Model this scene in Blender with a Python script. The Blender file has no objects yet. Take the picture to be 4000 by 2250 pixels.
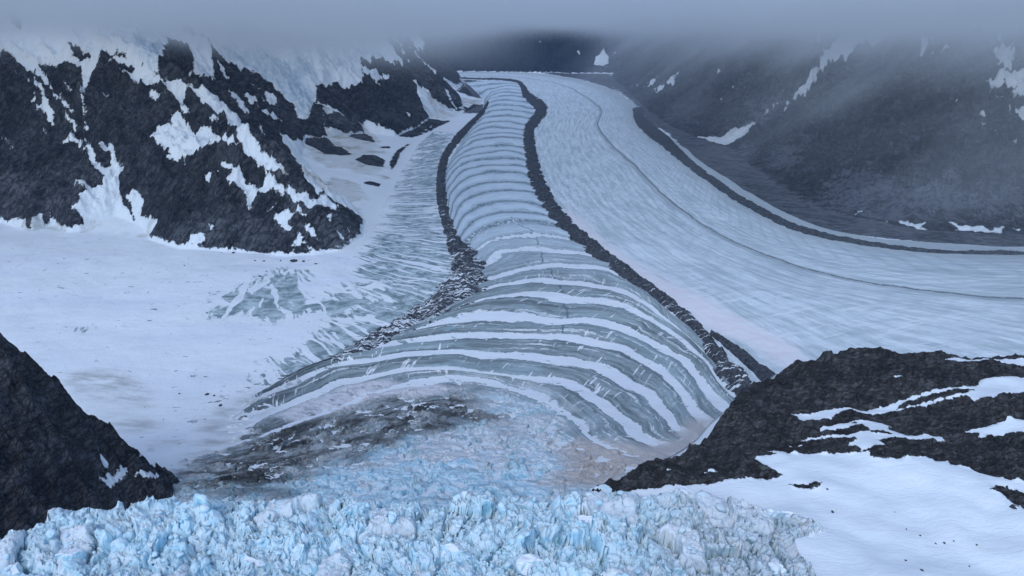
import bpy, math, random
import numpy as np
from mathutils import Vector

sc = bpy.context.scene
C = sc.collection
R = math.radians
rng = np.random.default_rng(7)
random.seed(7)
f32 = np.float32

# ---------------------------------------------------------------- camera, sky, sun, exposure
CAMZ = 800.0
PITCH = R(20.5)
HFOV = R(72)
cam_d = bpy.data.cameras.new('camera')
cam = bpy.data.objects.new('camera', cam_d)
C.objects.link(cam)
cam.location = (0, 0, CAMZ)
cam.rotation_euler = (math.pi / 2 - PITCH, 0, 0)
cam_d.sensor_width = 36
cam_d.angle = HFOV
cam_d.clip_start = 1
cam_d.clip_end = 60000
sc.camera = cam

w = bpy.data.worlds.new('World')
sc.world = w
w.use_nodes = True
wn = w.node_tree
bg = wn.nodes['Background']
sky = wn.nodes.new('ShaderNodeTexSky')
sky.sky_type = 'NISHITA'
sky.sun_disc = False
sky.sun_elevation = R(50)
sky.sun_rotation = R(200)
sky.altitude = 1500
sky.air_density = 1.0
sky.dust_density = 1.0
sky.ozone_density = 1.0
wn.links.new(sky.outputs[0], bg.inputs[0])
bg.inputs[1].default_value = 0.12

sd_ = bpy.data.lights.new('sun', 'SUN')
sun = bpy.data.objects.new('sun', sd_)
C.objects.link(sun)
sd_.energy = 0.8
sd_.angle = R(40)
sd_.color = (0.90, 0.95, 1.0)
sun.rotation_euler = (R(40), 0, R(-20))

sc.view_settings.view_transform = 'Standard'
sc.view_settings.look = 'None'
sc.view_settings.gamma = 1
sc.view_settings.exposure = 0.80
sc.cycles.use_denoising = True
sc.cycles.max_bounces = 5
sc.cycles.diffuse_bounces = 3
sc.cycles.glossy_bounces = 2
sc.cycles.volume_bounces = 3
sc.cycles.transparent_max_bounces = 12

Q = 1.0          # mesh density

# ---------------------------------------------------------------- picture <-> place
FPX = 2576 / (2 * math.tan(HFOV / 2))
cP, sP = math.cos(PITCH), math.sin(PITCH)


def rays(px, py):
    a = (np.asarray(px, float) - 1288.0) / FPX
    b = (np.asarray(py, float) - 724.5) / FPX
    return np.stack([a, cP - b * sP, -sP - b * cP], -1)


def at_y(px, py, yf):
    d = rays(px, py)
    return np.array([0, 0, CAMZ]) + d * (np.asarray(yf, float) / d[..., 1])[..., None]


def on_surface(pts, F, y0=300.0, y1=17000.0, n=900):
    """first point of the height function F seen along each sight line"""
    pts = np.asarray(pts, float)
    d = rays(pts[:, 0], pts[:, 1])
    d = d / d[:, 1:2]
    t = np.exp(np.linspace(math.log(y0), math.log(y1), n))
    lo = np.full(len(pts), y0)
    hi = np.full(len(pts), y1)
    X = d[:, 0:1] * t
    Y = d[:, 1:2] * t
    Z = CAMZ + d[:, 2:3] * t
    under = Z < F(X.ravel(), Y.ravel()).reshape(X.shape)
    under[:, -1] = True
    k = under.argmax(1)
    lo = t[np.maximum(k - 1, 0)]
    hi = t[k]
    for _ in range(12):
        m = (lo + hi) / 2
        u = CAMZ + d[:, 2] * m < F(d[:, 0] * m, m)
        hi = np.where(u, m, hi)
        lo = np.where(u, lo, m)
    return np.stack([d[:, 0] * hi, hi, CAMZ + d[:, 2] * hi], -1)


def on_plane(pts, z):
    pts = np.asarray(pts, float)
    d = rays(pts[:, 0], pts[:, 1])
    t = (z - CAMZ) / d[:, 2]
    return np.array([0, 0, CAMZ]) + d * t[:, None]


# enlarged tracing sheets: sheet number -> origin
SH = {1: (0, 0), 2: (837.2, 0), 3: (1674.4, 0), 4: (0, 483), 5: (837.2, 483), 6: (1674.4, 483),
      7: (0, 933.8), 8: (837.2, 933.8), 9: (1674.4, 933.8)}


def Z(k, *p):
    ox, oy = SH[k]
    p = np.array(p, float).reshape(-1, 2)
    return np.stack([ox + p[:, 0] * .3555, oy + p[:, 1] * .3555], -1)


# ---------------------------------------------------------------- noise
_P = rng.permutation(4096).astype(np.int32)
_G = rng.uniform(0, 2 * np.pi, 4096)
_GX, _GY = np.cos(_G).astype(f32), np.sin(_G).astype(f32)
_RV = rng.random(4096).astype(f32)


def _h(i, j):
    return _P[(_P[i & 4095] + j) & 4095]


def pn(x, y):
    xi = np.floor(x).astype(np.int32)
    yi = np.floor(y).astype(np.int32)
    fx = (x - xi).astype(f32)
    fy = (y - yi).astype(f32)
    u = fx * fx * fx * (fx * (fx * 6 - 15) + 10)
    v = fy * fy * fy * (fy * (fy * 6 - 15) + 10)

    def g(a, b):
        h = _h(xi + a, yi + b)
        return _GX[h] * (fx - a) + _GY[h] * (fy - b)
    n0 = g(0, 0) * (1 - u) + g(1, 0) * u
    n1 = g(0, 1) * (1 - u) + g(1, 1) * u
    return (n0 * (1 - v) + n1 * v) * f32(1.5)


def fbm(x, y, s, o=5, g=.5, seed=0):
    t = 0
    a = 1.0
    x = x / s + seed * 17.3
    y = y / s - seed * 9.1
    for k in range(o):
        t = t + a * pn(x, y)
        x = x * 2.03 + 5.1
        y = y * 2.03 - 3.7
        a *= g
    return t


def ridged(x, y, s, o=5, g=.5, seed=0):
    t = 0
    a = 1.0
    wgt = 1.0
    x = x / s + seed * 13.7
    y = y / s + seed * 5.9
    for k in range(o):
        n = 1 - np.abs(pn(x, y)) * 1.6
        n = np.clip(n, 0, 1) ** 2
        t = t + a * n * wgt
        wgt = np.clip(n * 1.6, 0, 1)
        x = x * 2.1 + 3.3
        y = y * 2.1 + 1.9
        a *= g
    return t


def voro(x, y, s, seed=0, sharp=False):
    """returns F1, F2, random of the cell, tilt height of the cell"""
    x = x / s + seed * 31.7
    y = y / s - seed * 11.3
    xi = np.floor(x).astype(np.int32)
    yi = np.floor(y).astype(np.int32)
    F1 = np.full(x.shape, 9., f32)
    F2 = np.full(x.shape, 9., f32)
    rv = np.zeros(x.shape, f32)
    tl = np.zeros(x.shape, f32)
    for a in (-1, 0, 1):
        for b in (-1, 0, 1):
            h = _h(xi + a, yi + b)
            cx = xi + a + _RV[h]
            cy = yi + b + _RV[(h * 7 + 13) & 4095]
            dx, dy = x - cx, y - cy
            d = np.sqrt(dx * dx + dy * dy).astype(f32)
            m = d < F1
            F2 = np.where(m, F1, np.minimum(F2, d))
            F1 = np.where(m, d, F1)
            rv = np.where(m, _RV[(h * 3 + 5) & 4095], rv)
            tl = np.where(m, _GX[h] * dx + _GY[h] * dy, tl)
    return F1, F2, rv, tl


def sstep(a, b, x):
    t = np.clip((x - a) / (b - a), 0, 1)
    return t * t * (3 - 2 * t)


def sdpoly(x, y, poly):
    """signed distance, positive inside"""
    P = np.asarray(poly, float)[:, :2]
    d = np.full(x.shape, 1e18)
    ins = np.zeros(x.shape, bool)
    for i in range(len(P)):
        ax, ay = P[i]
        bx, by = P[(i + 1) % len(P)]
        ex, ey = bx - ax, by - ay
        L = ex * ex + ey * ey + 1e-9
        t = np.clip(((x - ax) * ex + (y - ay) * ey) / L, 0, 1)
        qx = x - ax - t * ex
        qy = y - ay - t * ey
        d = np.minimum(d, qx * qx + qy * qy)
        if ay != by:
            c = ((ay > y) != (by > y)) & (x < ex * (y - ay) / (by - ay) + ax)
            ins ^= c
    d = np.sqrt(d)
    return np.where(ins, d, -d)


# polar raster: samples a slow function once, then looks it up
AZ0, AZ1 = R(-47), R(47)
R0, R1 = 300.0, 17500.0
RN_A, RN_R = 420, 620
_ra = np.linspace(AZ0, AZ1, RN_A)
_rr = np.exp(np.linspace(math.log(R0), math.log(R1), RN_R))
_RX = (np.sin(_ra)[None, :] * _rr[:, None])
_RY = (np.cos(_ra)[None, :] * _rr[:, None])


class Field:
    def __init__(s, fn):
        s.v = fn(_RX.ravel(), _RY.ravel()).reshape(_RX.shape)

    def __call__(s, x, y):
        a = (np.arctan2(x, y) - AZ0) / (AZ1 - AZ0) * (RN_A - 1)
        r = (np.log(np.maximum(np.hypot(x, y), 1)) - math.log(R0)) / (math.log(R1) - math.log(R0)) * (RN_R - 1)
        a = np.clip(a, 0, RN_A - 1.001)
        r = np.clip(r, 0, RN_R - 1.001)
        ai = a.astype(int)
        ri = r.astype(int)
        fa, fr = a - ai, r - ri
        v = s.v
        return ((v[ri, ai] * (1 - fa) + v[ri, ai + 1] * fa) * (1 - fr) +
                (v[ri + 1, ai] * (1 - fa) + v[ri + 1, ai + 1] * fa) * fr)


# ---------------------------------------------------------------- height of the place
def V(x, y):
    """valley ice: flat far away, climbing as an apron towards the icefall"""
    k = 120.0
    t = np.clip((1420 - y) / k, -30, 30)
    ramp = .30 * k * np.log1p(np.exp(t))
    side = sstep(-900, -420, x) * .35 + .65
    return ramp * side + fbm(x, y, 420, 3, .5, 3) * 8 * sstep(900, 1600, y)


# foot lines traced where rock or steep snow leaves the valley floor
foot_gentle = on_surface([(-900, 575), (0, 562), (160, 588), (372, 606), (450, 630), (600, 640), (720, 650),
                          (800, 648), (880, 640), (935, 610), (960, 560), (985, 500), (1020, 430), (1060, 365), (1110, 318),
                          (1165, 293), (1215, 262), (1222, 250), (1195, 240), (1172, 215), (1160, 192), (1140, 184)], V)
P_gentle = np.vstack([foot_gentle[:, :2], [[-1500, 17500], [-16000, 17500], [-16000, 2000]]])
SDg = Field(lambda x, y: sdpoly(x, y, P_gentle))


def G(x, y):
    d = np.maximum(SDg(x, y), 0)
    return V(x, y) + .20 * d * sstep(0, 120, d)


foot_left = on_surface([(-900, 570), (0, 560), (80, 585), (130, 565), (165, 585), (205, 580), (290, 545), (360, 575), (372, 603), (450, 627), (600, 636),
                        (720, 646), (790, 642), (860, 630), (912, 598), (921, 560), (895, 530), (850, 500), (800, 448), (760, 400),
                        (770, 350), (850, 345), (930, 335), (1000, 345), (1060, 318), (1090, 290), (1130, 280), (1168, 272), (1160, 245), (1130, 225), (1163, 213),
                        (1158, 190), (1140, 184)], G)
P_left = np.vstack([foot_left[:, :2], [[-1500, 17500], [-16000, 17500], [-16000, 2000]]])
SDl = Field(lambda x, y: sdpoly(x, y, P_left))

foot_right = on_surface([(1536, 185), (1541, 200), (1570, 225), (1610, 262), (1640, 290), (1690, 322), (1760, 352), (1830, 372), (1880, 415), (1930, 455), (1990, 492),
                         (2060, 525), (2150, 548), (2300, 578), (2450, 590), (2576, 596), (3000, 600), (4200, 610)], V)
P_right = np.vstack([foot_right[:, :2], [[17000, 2500], [17000, 17500], [2200, 17500]]])
SDr = Field(lambda x, y: sdpoly(x, y, P_right))
foot_far = on_surface([(1000, 181), (1150, 181), (1260, 182), (1400, 184), (1536, 184), (1700, 184)], V)
P_far = np.vstack([foot_far[:, :2], [[16000, 17400], [-16000, 17400]]])
SDf = Field(lambda x, y: sdpoly(x, y, P_far))

# rock spur on the left, in front: ridge line with its drop to both sides
spur = at_y([-700, -300, 0, 60, 120, 180, 240, 300, 360, 420, 455], [600, 700, 818, 868, 925, 990, 1045, 1082, 1125, 1172, 1195],
            [740, 770, 800, 805, 812, 820, 830, 842, 858, 875, 885]) + np.array([0, 0, 2.])


def spur_h(x, y):
    best = np.full(np.shape(x), -1e9)
    for i in range(len(spur) - 1):
        a, b = spur[i], spur[i + 1]
        e = b[:2] - a[:2]
        t = np.clip(((x - a[0]) * e[0] + (y - a[1]) * e[1]) / (e @ e), 0, 1)
        qx = x - a[0] - t * e[0]
        qy = y - a[1] - t * e[1]
        d = np.sqrt(qx * qx + qy * qy)
        front = (qy < 0)
        z = a[2] + t * (b[2] - a[2]) - d * np.where(front, .74, 1.5)
        tt = ((x - a[0]) * e[0] + (y - a[1]) * e[1]) / (e @ e)
        z = z - np.maximum(tt - 1, 0) * np.hypot(*e) * 1.3
        best = np.maximum(best, z)
    return best


SPUR = Field(lambda x, y: spur_h(x, y))


def shelf_plane(x, y):
    return 392 + .055 * (y - 500) + .02 * x


shelf_edge = on_surface([(1478, 1244), (1510, 1216), (1560, 1190), (1640, 1160), (1728, 1142), (1748, 1110), (1790, 1060), (1835, 1012), (1880, 965),
                         (1948, 938), (1985, 912), (2055, 888), (2120, 868), (2180, 862), (2260, 870), (2400, 884), (2576, 893), (3000, 905),
                         (4300, 930)], shelf_plane)
P_shelf = np.vstack([shelf_edge[:, :2], [[1500, 150], [250, 150], [80, 420]]])
SDs = Field(lambda x, y: sdpoly(x, y, P_shelf))

brink_pts = [(-900, 1400), (-100, 1346), (0, 1335), (80, 1312), (120, 1288), (200, 1274), (250, 1264), (330, 1258), (430, 1248), (520, 1243),
             (600, 1246), (700, 1250), (800, 1246), (900, 1248), (1000, 1243), (1060, 1258), (1100, 1262), (1180, 1240),
             (1270, 1236), (1400, 1240), (1480, 1240), (1530, 1220), (1600, 1222), (1640, 1230), (1720, 1222), (1800, 1243),
             (1900, 1268), (1990, 1293), (2085, 1311), (2060, 1328), (2005, 1350), (2030, 1400), (2070, 1449), (2150, 1560)]


def brink_plane(x, y):
    return 418 - .02 * (y - 450) - 10 * sstep(60, 260, x) * sstep(350, 450, y)


brink = on_surface(brink_pts, brink_plane, 120.)
P_brink = np.vstack([brink[:, :2], [[200, 100], [-1200, 100]]])
SDb = Field(lambda x, y: sdpoly(x, y, P_brink))


def strata(x, y, s, ang, seed):
    c, n = math.cos(ang), math.sin(ang)
    return ridged((x * c + y * n), (-x * n + y * c) * .38, s, 5, .55, seed)


def left_h(x, y):
    d = SDl(x, y)
    dn = d + fbm(x, y, 160, 4, .5, 11) * 26 * sstep(-30, 80, d)
    base = G(x, y)
    dd = np.maximum(dn, 0)
    z = base - 4 + np.where(dn > 0, .62 * dd + 45 * (1 - np.exp(-dd / 45)), dn * .6)
    amp = np.clip(dd * .16, 0, 95)
    z = z + amp * (strata(x, y, 620, R(62), 21) - 1.0) + np.clip(dd * .12, 0, 22) * (ridged(x, y, 95, 4, .55, 5) - .8)
    z = z + np.clip(dd * .1, 0, 5) * fbm(x, y, 22, 3, .6, 8)
    return np.minimum(z, 1250 + fbm(x, y, 700, 3) * 90)


def right_h(x, y):
    d = SDr(x, y)
    dd = np.maximum(d + fbm(x, y, 220, 4, .5, 31) * 30 * sstep(0, 90, d), 0)
    z = V(x, y) - 3 + .30 * np.minimum(dd, 120) + .70 * np.maximum(dd - 120, 0) * 1.0
    amp = np.clip(dd * .17, 0, 120)
    z = z + amp * (strata(x, y, 700, R(-55), 41) - 1.0) + np.clip(dd * .13, 0, 48) * (ridged(x, y, 110, 4, .55, 45) - .8)
    z = z + np.clip(dd * .08, 0, 5) * fbm(x, y, 24, 3, .6, 48)
    z = np.where(d > -60, z, -999)
    return np.minimum(z, 1250 + fbm(x, y, 700, 3) * 90)


def far_h(x, y):
    d = SDf(x, y)
    dd = np.maximum(d, 0)
    z = -8 + .75 * dd + np.clip(dd * .2, 0, 160) * (ridged(x, y * .35, 520, 5, .5, 61) - .9)
    return np.where(d > 0, z, -999)


def spur_full(x, y):
    b = SPUR(x, y)
    m = b > -300
    z = np.array(b, float)
    if m.any():
        xm, ym = x[m], y[m]
        c = strata(xm, ym, 70, R(75), 71) - .9
        top = np.clip((600 - z[m]) / 200, .35, 1)
        z[m] += 14 * (c - .35) * top + 7 * (strata(xm, ym, 26, R(68), 76) - 1.05) * top + 2.2 * (ridged(xm, ym, 13, 4, .55, 73) - 1.3) + fbm(xm, ym, 7, 3, .5, 74) * .8
    return z


def shelf_full(x, y):
    d = SDs(x, y)
    z = shelf_plane(x, y)
    m = (d > -260)
    out = np.full(np.shape(x), -999.)
    xm, ym, dm = x[m], y[m], d[m]
    zz = z[m]
    dn = dm + fbm(xm, ym, 34, 4, .5, 81) * 5 - 1
    zz = zz + 1.5 - 5 * np.exp(-np.maximum(dn, 0) / 10) + np.where(dn < 0, dn * 2.8, 0)
    rk = ROCKS(xm, ym)
    bump = 9 * fbm(xm, ym, 120, 3, .5, 82) + rk * (5 * (strata(xm, ym, 48, R(10), 83) - .9) + 1.6 * (ridged(xm, ym, 13, 4, .6, 84) - .5) + .6 * fbm(xm, ym, 4, 3, .5, 85))
    bump = bump + (1 - rk) * fbm(xm, ym, 30, 2, .5, 86) * .7
    out[m] = zz + bump
    return out


SHELF_SNOW = [
    Z(9, (620, 640), (700, 610), (850, 590), (1100, 595), (1220, 590), (1330, 610), (1430, 620), (1440, 650), (1500, 665), (1650, 670),
      (1840, 650), (1900, 675), (1990, 655), (2010, 690), (2150, 705), (2300, 750), (2420, 790), (2536, 790), (3300, 800), (3300, 1500), (3300, 2600), (-900, 2600),
      (-900, 1000), (-200, 830), (-60, 822), (0, 812), (100, 812), (200, 797), (350, 802), (420, 780), (500, 792), (560, 775), (640, 777),
      (780, 772), (830, 742), (760, 712), (680, 682)),
    Z(9, (860, 305), (930, 305), (1000, 320), (1120, 295), (1240, 280), (1440, 260), (1560, 225), (1720, 195), (1880, 150), (2090, 145),
      (2200, 110), (2230, 60), (2330, 50), (2536, 50), (2900, 45), (2900, 160), (2536, 160), (2400, 170), (2330, 210), (2180, 235), (2130, 200),
      (1960, 200), (1830, 235), (1640, 260), (1480, 290), (1430, 310), (1300, 290), (1200, 330), (1180, 360), (1080, 370), (940, 380), (930, 340)),
    Z(9, (1210, 410), (1350, 380), (1450, 365), (1480, 375), (1610, 375), (1570, 420), (1700, 465), (1840, 450), (1960, 435), (1990, 460),
      (1930, 490), (1780, 495), (1650, 510), (1480, 535), (1540, 570), (1440, 610), (1380, 615), (1330, 572), (1270, 570), (1340, 530), (1330, 510),
      (1180, 500), (1050, 500), (940, 495), (1100, 485), (1280, 490), (1440, 460), (1380, 410), (1260, 440), (1090, 460), (1080, 440)),
    Z(9, (2110, 415), (2200, 390), (2390, 370), (2420, 355), (2536, 370), (2800, 380), (2800, 460), (2450, 440), (2300, 440), (2220, 450), (2230, 420)),
    Z(9, (690, 580), (850, 583), (760, 600)), Z(9, (1600, 60), (1670, 50), (1650, 67)), Z(9, (870, 550), (980, 515), (960, 532)),
    Z(6, (1970, 1190), (2050, 1180), (2400, 1172), (2800, 1170), (2800, 1222), (2450, 1217), (2300, 1188), (2200, 1190), (2080, 1217)),
    Z(9, (5, 715), (60, 703), (20, 722)), Z(9, (260, 722), (330, 708), (400, 735), (330, 733)),
]
SHELF_ROCK = [
    Z(9, (1630, 252), (1700, 215), (1880, 175), (2090, 150), (2180, 155), (2100, 185), (1900, 195), (1750, 240)),
    Z(9, (875, 815), (930, 820), (1010, 830), (1100, 815), (1090, 840), (1030, 860), (960, 842), (890, 832)),
    Z(9, (2290, 865), (2340, 830), (2440, 845), (2536, 880), (2900, 930), (2900, 1100), (2600, 1010), (2500, 960), (2410, 930), (2400, 900)),
    Z(9, (2425, 965), (2455, 955), (2490, 970), (2440, 982)), Z(9, (1310, 398), (1350, 390), (1340, 408)), Z(9, (1440, 470), (1540, 455), (1600, 478), (1480, 487)),
]
_ss = [on_surface(p, shelf_plane, 100)[:, :2] for p in SHELF_SNOW]
_sr = [on_surface(p, shelf_plane, 100)[:, :2] for p in SHELF_ROCK]


def near_box(x, y, P, m):
    return (x > P[:, 0].min() - m) & (x < P[:, 0].max() + m) & (y > P[:, 1].min() - m) & (y < P[:, 1].max() + m)


def mask_sd(x, y, plus, minus, m=60.):
    """signed distance in metres to a union of outlines less another union"""
    s = np.full(x.shape, -m)
    for P in plus:
        b = near_box(x, y, P, m)
        if b.any():
            s[b] = np.maximum(s[b], sdpoly(x[b], y[b], P))
    for P in minus:
        b = near_box(x, y, P, m)
        if b.any():
            s[b] = np.minimum(s[b], -sdpoly(x[b], y[b], P))
    return np.clip(s, -m, m)


def shelf_snow_sd(x, y):
    return mask_sd(x, y, _ss, _sr)


_RK = Field(lambda x, y: np.where((y < 1400) & (x > -50), 1 - sstep(-4, 3, np.where((y < 1400) & (x > -50), shelf_snow_sd(x, y), -9)), 1))


def ROCKS(x, y):
    return _RK(x, y)


def ice_h(x, y):
    """broken ice of the icefall brink"""
    d = SDb(x, y)
    out = np.full(np.shape(x), -999.)
    m = d > -230
    xm, ym, dm = x[m], y[m], d[m]
    z = brink_plane(xm, ym)
    z = z + 6 * (ridged(xm, ym, 85, 3, .5, 96) - .9) * sstep(0, 40, dm)
    wx = xm + fbm(xm, ym, 30, 3, .5, 91) * 9
    wy = ym + fbm(xm, ym, 30, 3, .5, 92) * 9
    F1, F2, rv, tl = voro(wx, wy * .8, 30, 1)
    z = z + (rv - .5) * 8 + tl * 9 - 8 * np.exp(-(F2 - F1) * 10)
    flat = sstep(.86, .92, rv)
    wx2 = xm + fbm(xm, ym, 9, 3, .5, 93) * 4.5
    wy2 = ym + fbm(xm, ym, 9, 3, .5, 94) * 4.5
    F1, F2, rv, tl = voro(wx2, wy2, 10.5, 2)
    z = z + ((rv - .5) * 4.2 + tl * 4.8 - 3.4 * np.exp(-(F2 - F1) * 8)) * (1 - .8 * flat)
    F1, F2, rv, tl = voro(wx2, wy2, 3.9, 3)
    z = z + ((rv - .5) * 1.6 + tl * 2.1 - .9 * np.exp(-(F2 - F1) * 7)) * (1 - .8 * flat)
    F1, F2, rv, tl = voro(wx2, wy2, 1.7, 4)
    z = z + (rv - .5) * .45 + tl * .6 + fbm(xm, ym, 14, 4, .6, 95) * 2.2
    edge = sstep(0, 30, dm)
    z = z - (1 - edge) * 5 + np.where(dm < 0, dm * 1.05, 0)
    out[m] = z
    return out


COMP = [V, G, left_h, right_h, far_h, spur_full, shelf_full, ice_h]


def H(x, y, which=False):
    x = np.asarray(x, float)
    y = np.asarray(y, float)
    sh = x.shape
    x = x.ravel()
    y = y.ravel()
    hs = np.full((8, x.size), -1500.)
    hs[0] = V(x, y)
    n = y < 1500
    f = y > 1900
    l = f & (SDg(x, y) > -5)
    if l.any():
        hs[1][l] = G(x[l], y[l])
    l = f & (SDl(x, y) > -40)
    if l.any():
        hs[2][l] = left_h(x[l], y[l])
    l = f & (SDr(x, y) > -60)
    if l.any():
        hs[3][l] = right_h(x[l], y[l])
    l = y > 11000
    if l.any():
        hs[4][l] = far_h(x[l], y[l])
    l = n & (x < 100)
    if l.any():
        hs[5][l] = spur_full(x[l], y[l])
    l = n & (x > -100) & (SDs(x, y) > -260)
    if l.any():
        hs[6][l] = shelf_full(x[l], y[l])
    l = n & (SDb(x, y) > -220)
    if l.any():
        hs[7][l] = ice_h(x[l], y[l])
        ins = l & (SDb(x, y) > 0)
        hs[5][ins] -= 60
        ins = l & (SDb(x, y) > 2)
        hs[6][ins] -= 40
        outs = l & (SDb(x, y) <= 0) & (SDs(x, y) > -25)
        hs[7][outs] -= 60
    h = hs.max(0)
    if which:
        return h.reshape(sh), hs.argmax(0).reshape(sh), hs
    return h.reshape(sh)


# ---------------------------------------------------------------- mesh helpers
def grid_faces(nr, nc):
    i = np.arange(nr - 1)[:, None] * nc + np.arange(nc - 1)[None, :]
    return np.stack([i, i + 1, i + nc + 1, i + nc], -1).reshape(-1, 4)


def make_mesh(name, co, quads, attrs=None, mat=None, uv=None, smooth=True, parent=None):
    me = bpy.data.meshes.new(name)
    me.vertices.add(len(co))
    me.vertices.foreach_set('co', np.asarray(co, f32).ravel())
    k = quads.shape[1]
    me.loops.add(quads.size)
    me.loops.foreach_set('vertex_index', quads.astype(np.int32).ravel())
    me.polygons.add(len(quads))
    me.polygons.foreach_set('loop_start', (np.arange(len(quads)) * k).astype(np.int32))
    me.update(calc_edges=True)
    if smooth:
        me.polygons.foreach_set('use_smooth', np.ones(len(quads), bool))
    for a, v in (attrs or {}).items():
        at = me.attributes.new(a, 'FLOAT', 'POINT')
        at.data.foreach_set('value', np.asarray(v, f32).ravel())
    if mat:
        me.materials.append(mat)
    o = bpy.data.objects.new(name, me)
    C.objects.link(o)
    if parent:
        o.parent = parent
    return o


def sub_mesh(name, co, quads, keep, attrs, mat):
    q = quads[keep]
    if len(q) == 0:
        return None
    used = np.unique(q)
    remap = np.full(len(co), -1, np.int64)
    remap[used] = np.arange(len(used))
    return make_mesh(name, co[used], remap[q], {k: v[used] for k, v in attrs.items()}, mat)


def tag(o, label, cat=None, group=None, kind=None):
    o['label'] = label
    if cat:
        o['category'] = cat
    if group:
        o['group'] = group
    if kind:
        o['kind'] = kind
    return o


# ---------------------------------------------------------------- node helper
class NT:
    def __init__(s, name):
        s.m = bpy.data.materials.new(name)
        s.m.use_nodes = True
        s.t = s.m.node_tree
        s.b = s.t.nodes['Principled BSDF']
        s.b.inputs['Specular IOR Level'].default_value = .25
        s.pos = s.new('ShaderNodeNewGeometry').outputs['Position']

    def new(s, k):
        return s.t.nodes.new(k)

    def put(s, sock, v):
        if isinstance(v, (int, float)):
            sock.default_value = v
        elif isinstance(v, tuple):
            sock.default_value = v if len(v) == len(sock.default_value) else (*v, 1)
        else:
            s.t.links.new(v, sock)

    def f(s, op, a, b=None, c=None, clamp=False):
        n = s.new('ShaderNodeMath')
        n.operation = op
        n.use_clamp = clamp
        for i, v in enumerate((a, b, c)):
            if v is not None:
                s.put(n.inputs[i], v)
        return n.outputs[0]

    def add(s, a, b): return s.f('ADD', a, b)
    def sub(s, a, b): return s.f('SUBTRACT', a, b)
    def mul(s, a, b, clamp=False): return s.f('MULTIPLY', a, b, clamp=clamp)
    def mad(s, a, b, c): return s.f('MULTIPLY_ADD', a, b, c)

    def step(s, v, lo, hi):
        n = s.new('ShaderNodeMapRange')
        n.interpolation_type = 'SMOOTHSTEP'
        s.put(n.inputs[0], v)
        n.inputs[1].default_value = lo
        n.inputs[2].default_value = hi
        return n.outputs[0]

    def attr(s, name):
        n = s.new('ShaderNodeAttribute')
        n.attribute_name = name
        return n.outputs['Fac']

    def vec(s, x, y, z=0.0):
        n = s.new('ShaderNodeCombineXYZ')
        for i, v in enumerate((x, y, z)):
            s.put(n.inputs[i], v)
        return n.outputs[0]

    def scaled(s, v, sx, sy, sz, rot=0.0):
        n = s.new('ShaderNodeMapping')
        s.put(n.inputs[0], v)
        n.inputs['Rotation'].default_value = (0, 0, rot)
        n.inputs['Scale'].default_value = (sx, sy, sz)
        # rotate first, then scale
        if rot:
            r = s.new('ShaderNodeVectorRotate')
            r.rotation_type = 'Z_AXIS'
            s.put(r.inputs['Vector'], v)
            r.inputs['Angle'].default_value = rot
            s.t.links.new(r.outputs[0], n.inputs[0])
            n.inputs['Rotation'].default_value = (0, 0, 0)
        return n.outputs[0]

    def noise(s, v, scale, detail=5, rough=.55, dist=0.0):
        n = s.new('ShaderNodeTexNoise')
        s.put(n.inputs['Vector'], v)
        n.inputs['Scale'].default_value = scale
        n.inputs['Detail'].default_value = detail
        n.inputs['Roughness'].default_value = rough
        n.inputs['Distortion'].default_value = dist
        return n.outputs[0]

    def vor(s, v, scale, feature='F1', out='Distance'):
        n = s.new('ShaderNodeTexVoronoi')
        n.feature = feature
        s.put(n.inputs['Vector'], v)
        n.inputs['Scale'].default_value = scale
        return n.outputs[out]

    def mix(s, fac, a, b):
        n = s.new('ShaderNodeMix')
        n.data_type = 'RGBA'
        s.put(n.inputs[0], fac)
        s.put(n.inputs[6], a)
        s.put(n.inputs[7], b)
        return n.outputs[2]

    def nz(s):
        g = s.new('ShaderNodeNewGeometry')
        p = s.new('ShaderNodeSeparateXYZ')
        s.t.links.new(g.outputs['Normal'], p.inputs[0])
        return p.outputs[2]

    def xyz(s):
        p = s.new('ShaderNodeSeparateXYZ')
        s.t.links.new(s.pos, p.inputs[0])
        return p.outputs

    def bump(s, h, dist, strength=1.0):
        n = s.new('ShaderNodeBump')
        n.inputs['Strength'].default_value = strength
        n.inputs['Distance'].default_value = dist
        s.put(n.inputs['Height'], h)
        return n.outputs[0]

    def out(s, col, rough=.85, bump=None):
        s.put(s.b.inputs['Base Color'], col)
        s.put(s.b.inputs['Roughness'], rough)
        if bump is not None:
            s.t.links.new(bump, s.b.inputs['Normal'])
        return s.m


SNOW = (.77, .82, .86)


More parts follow.
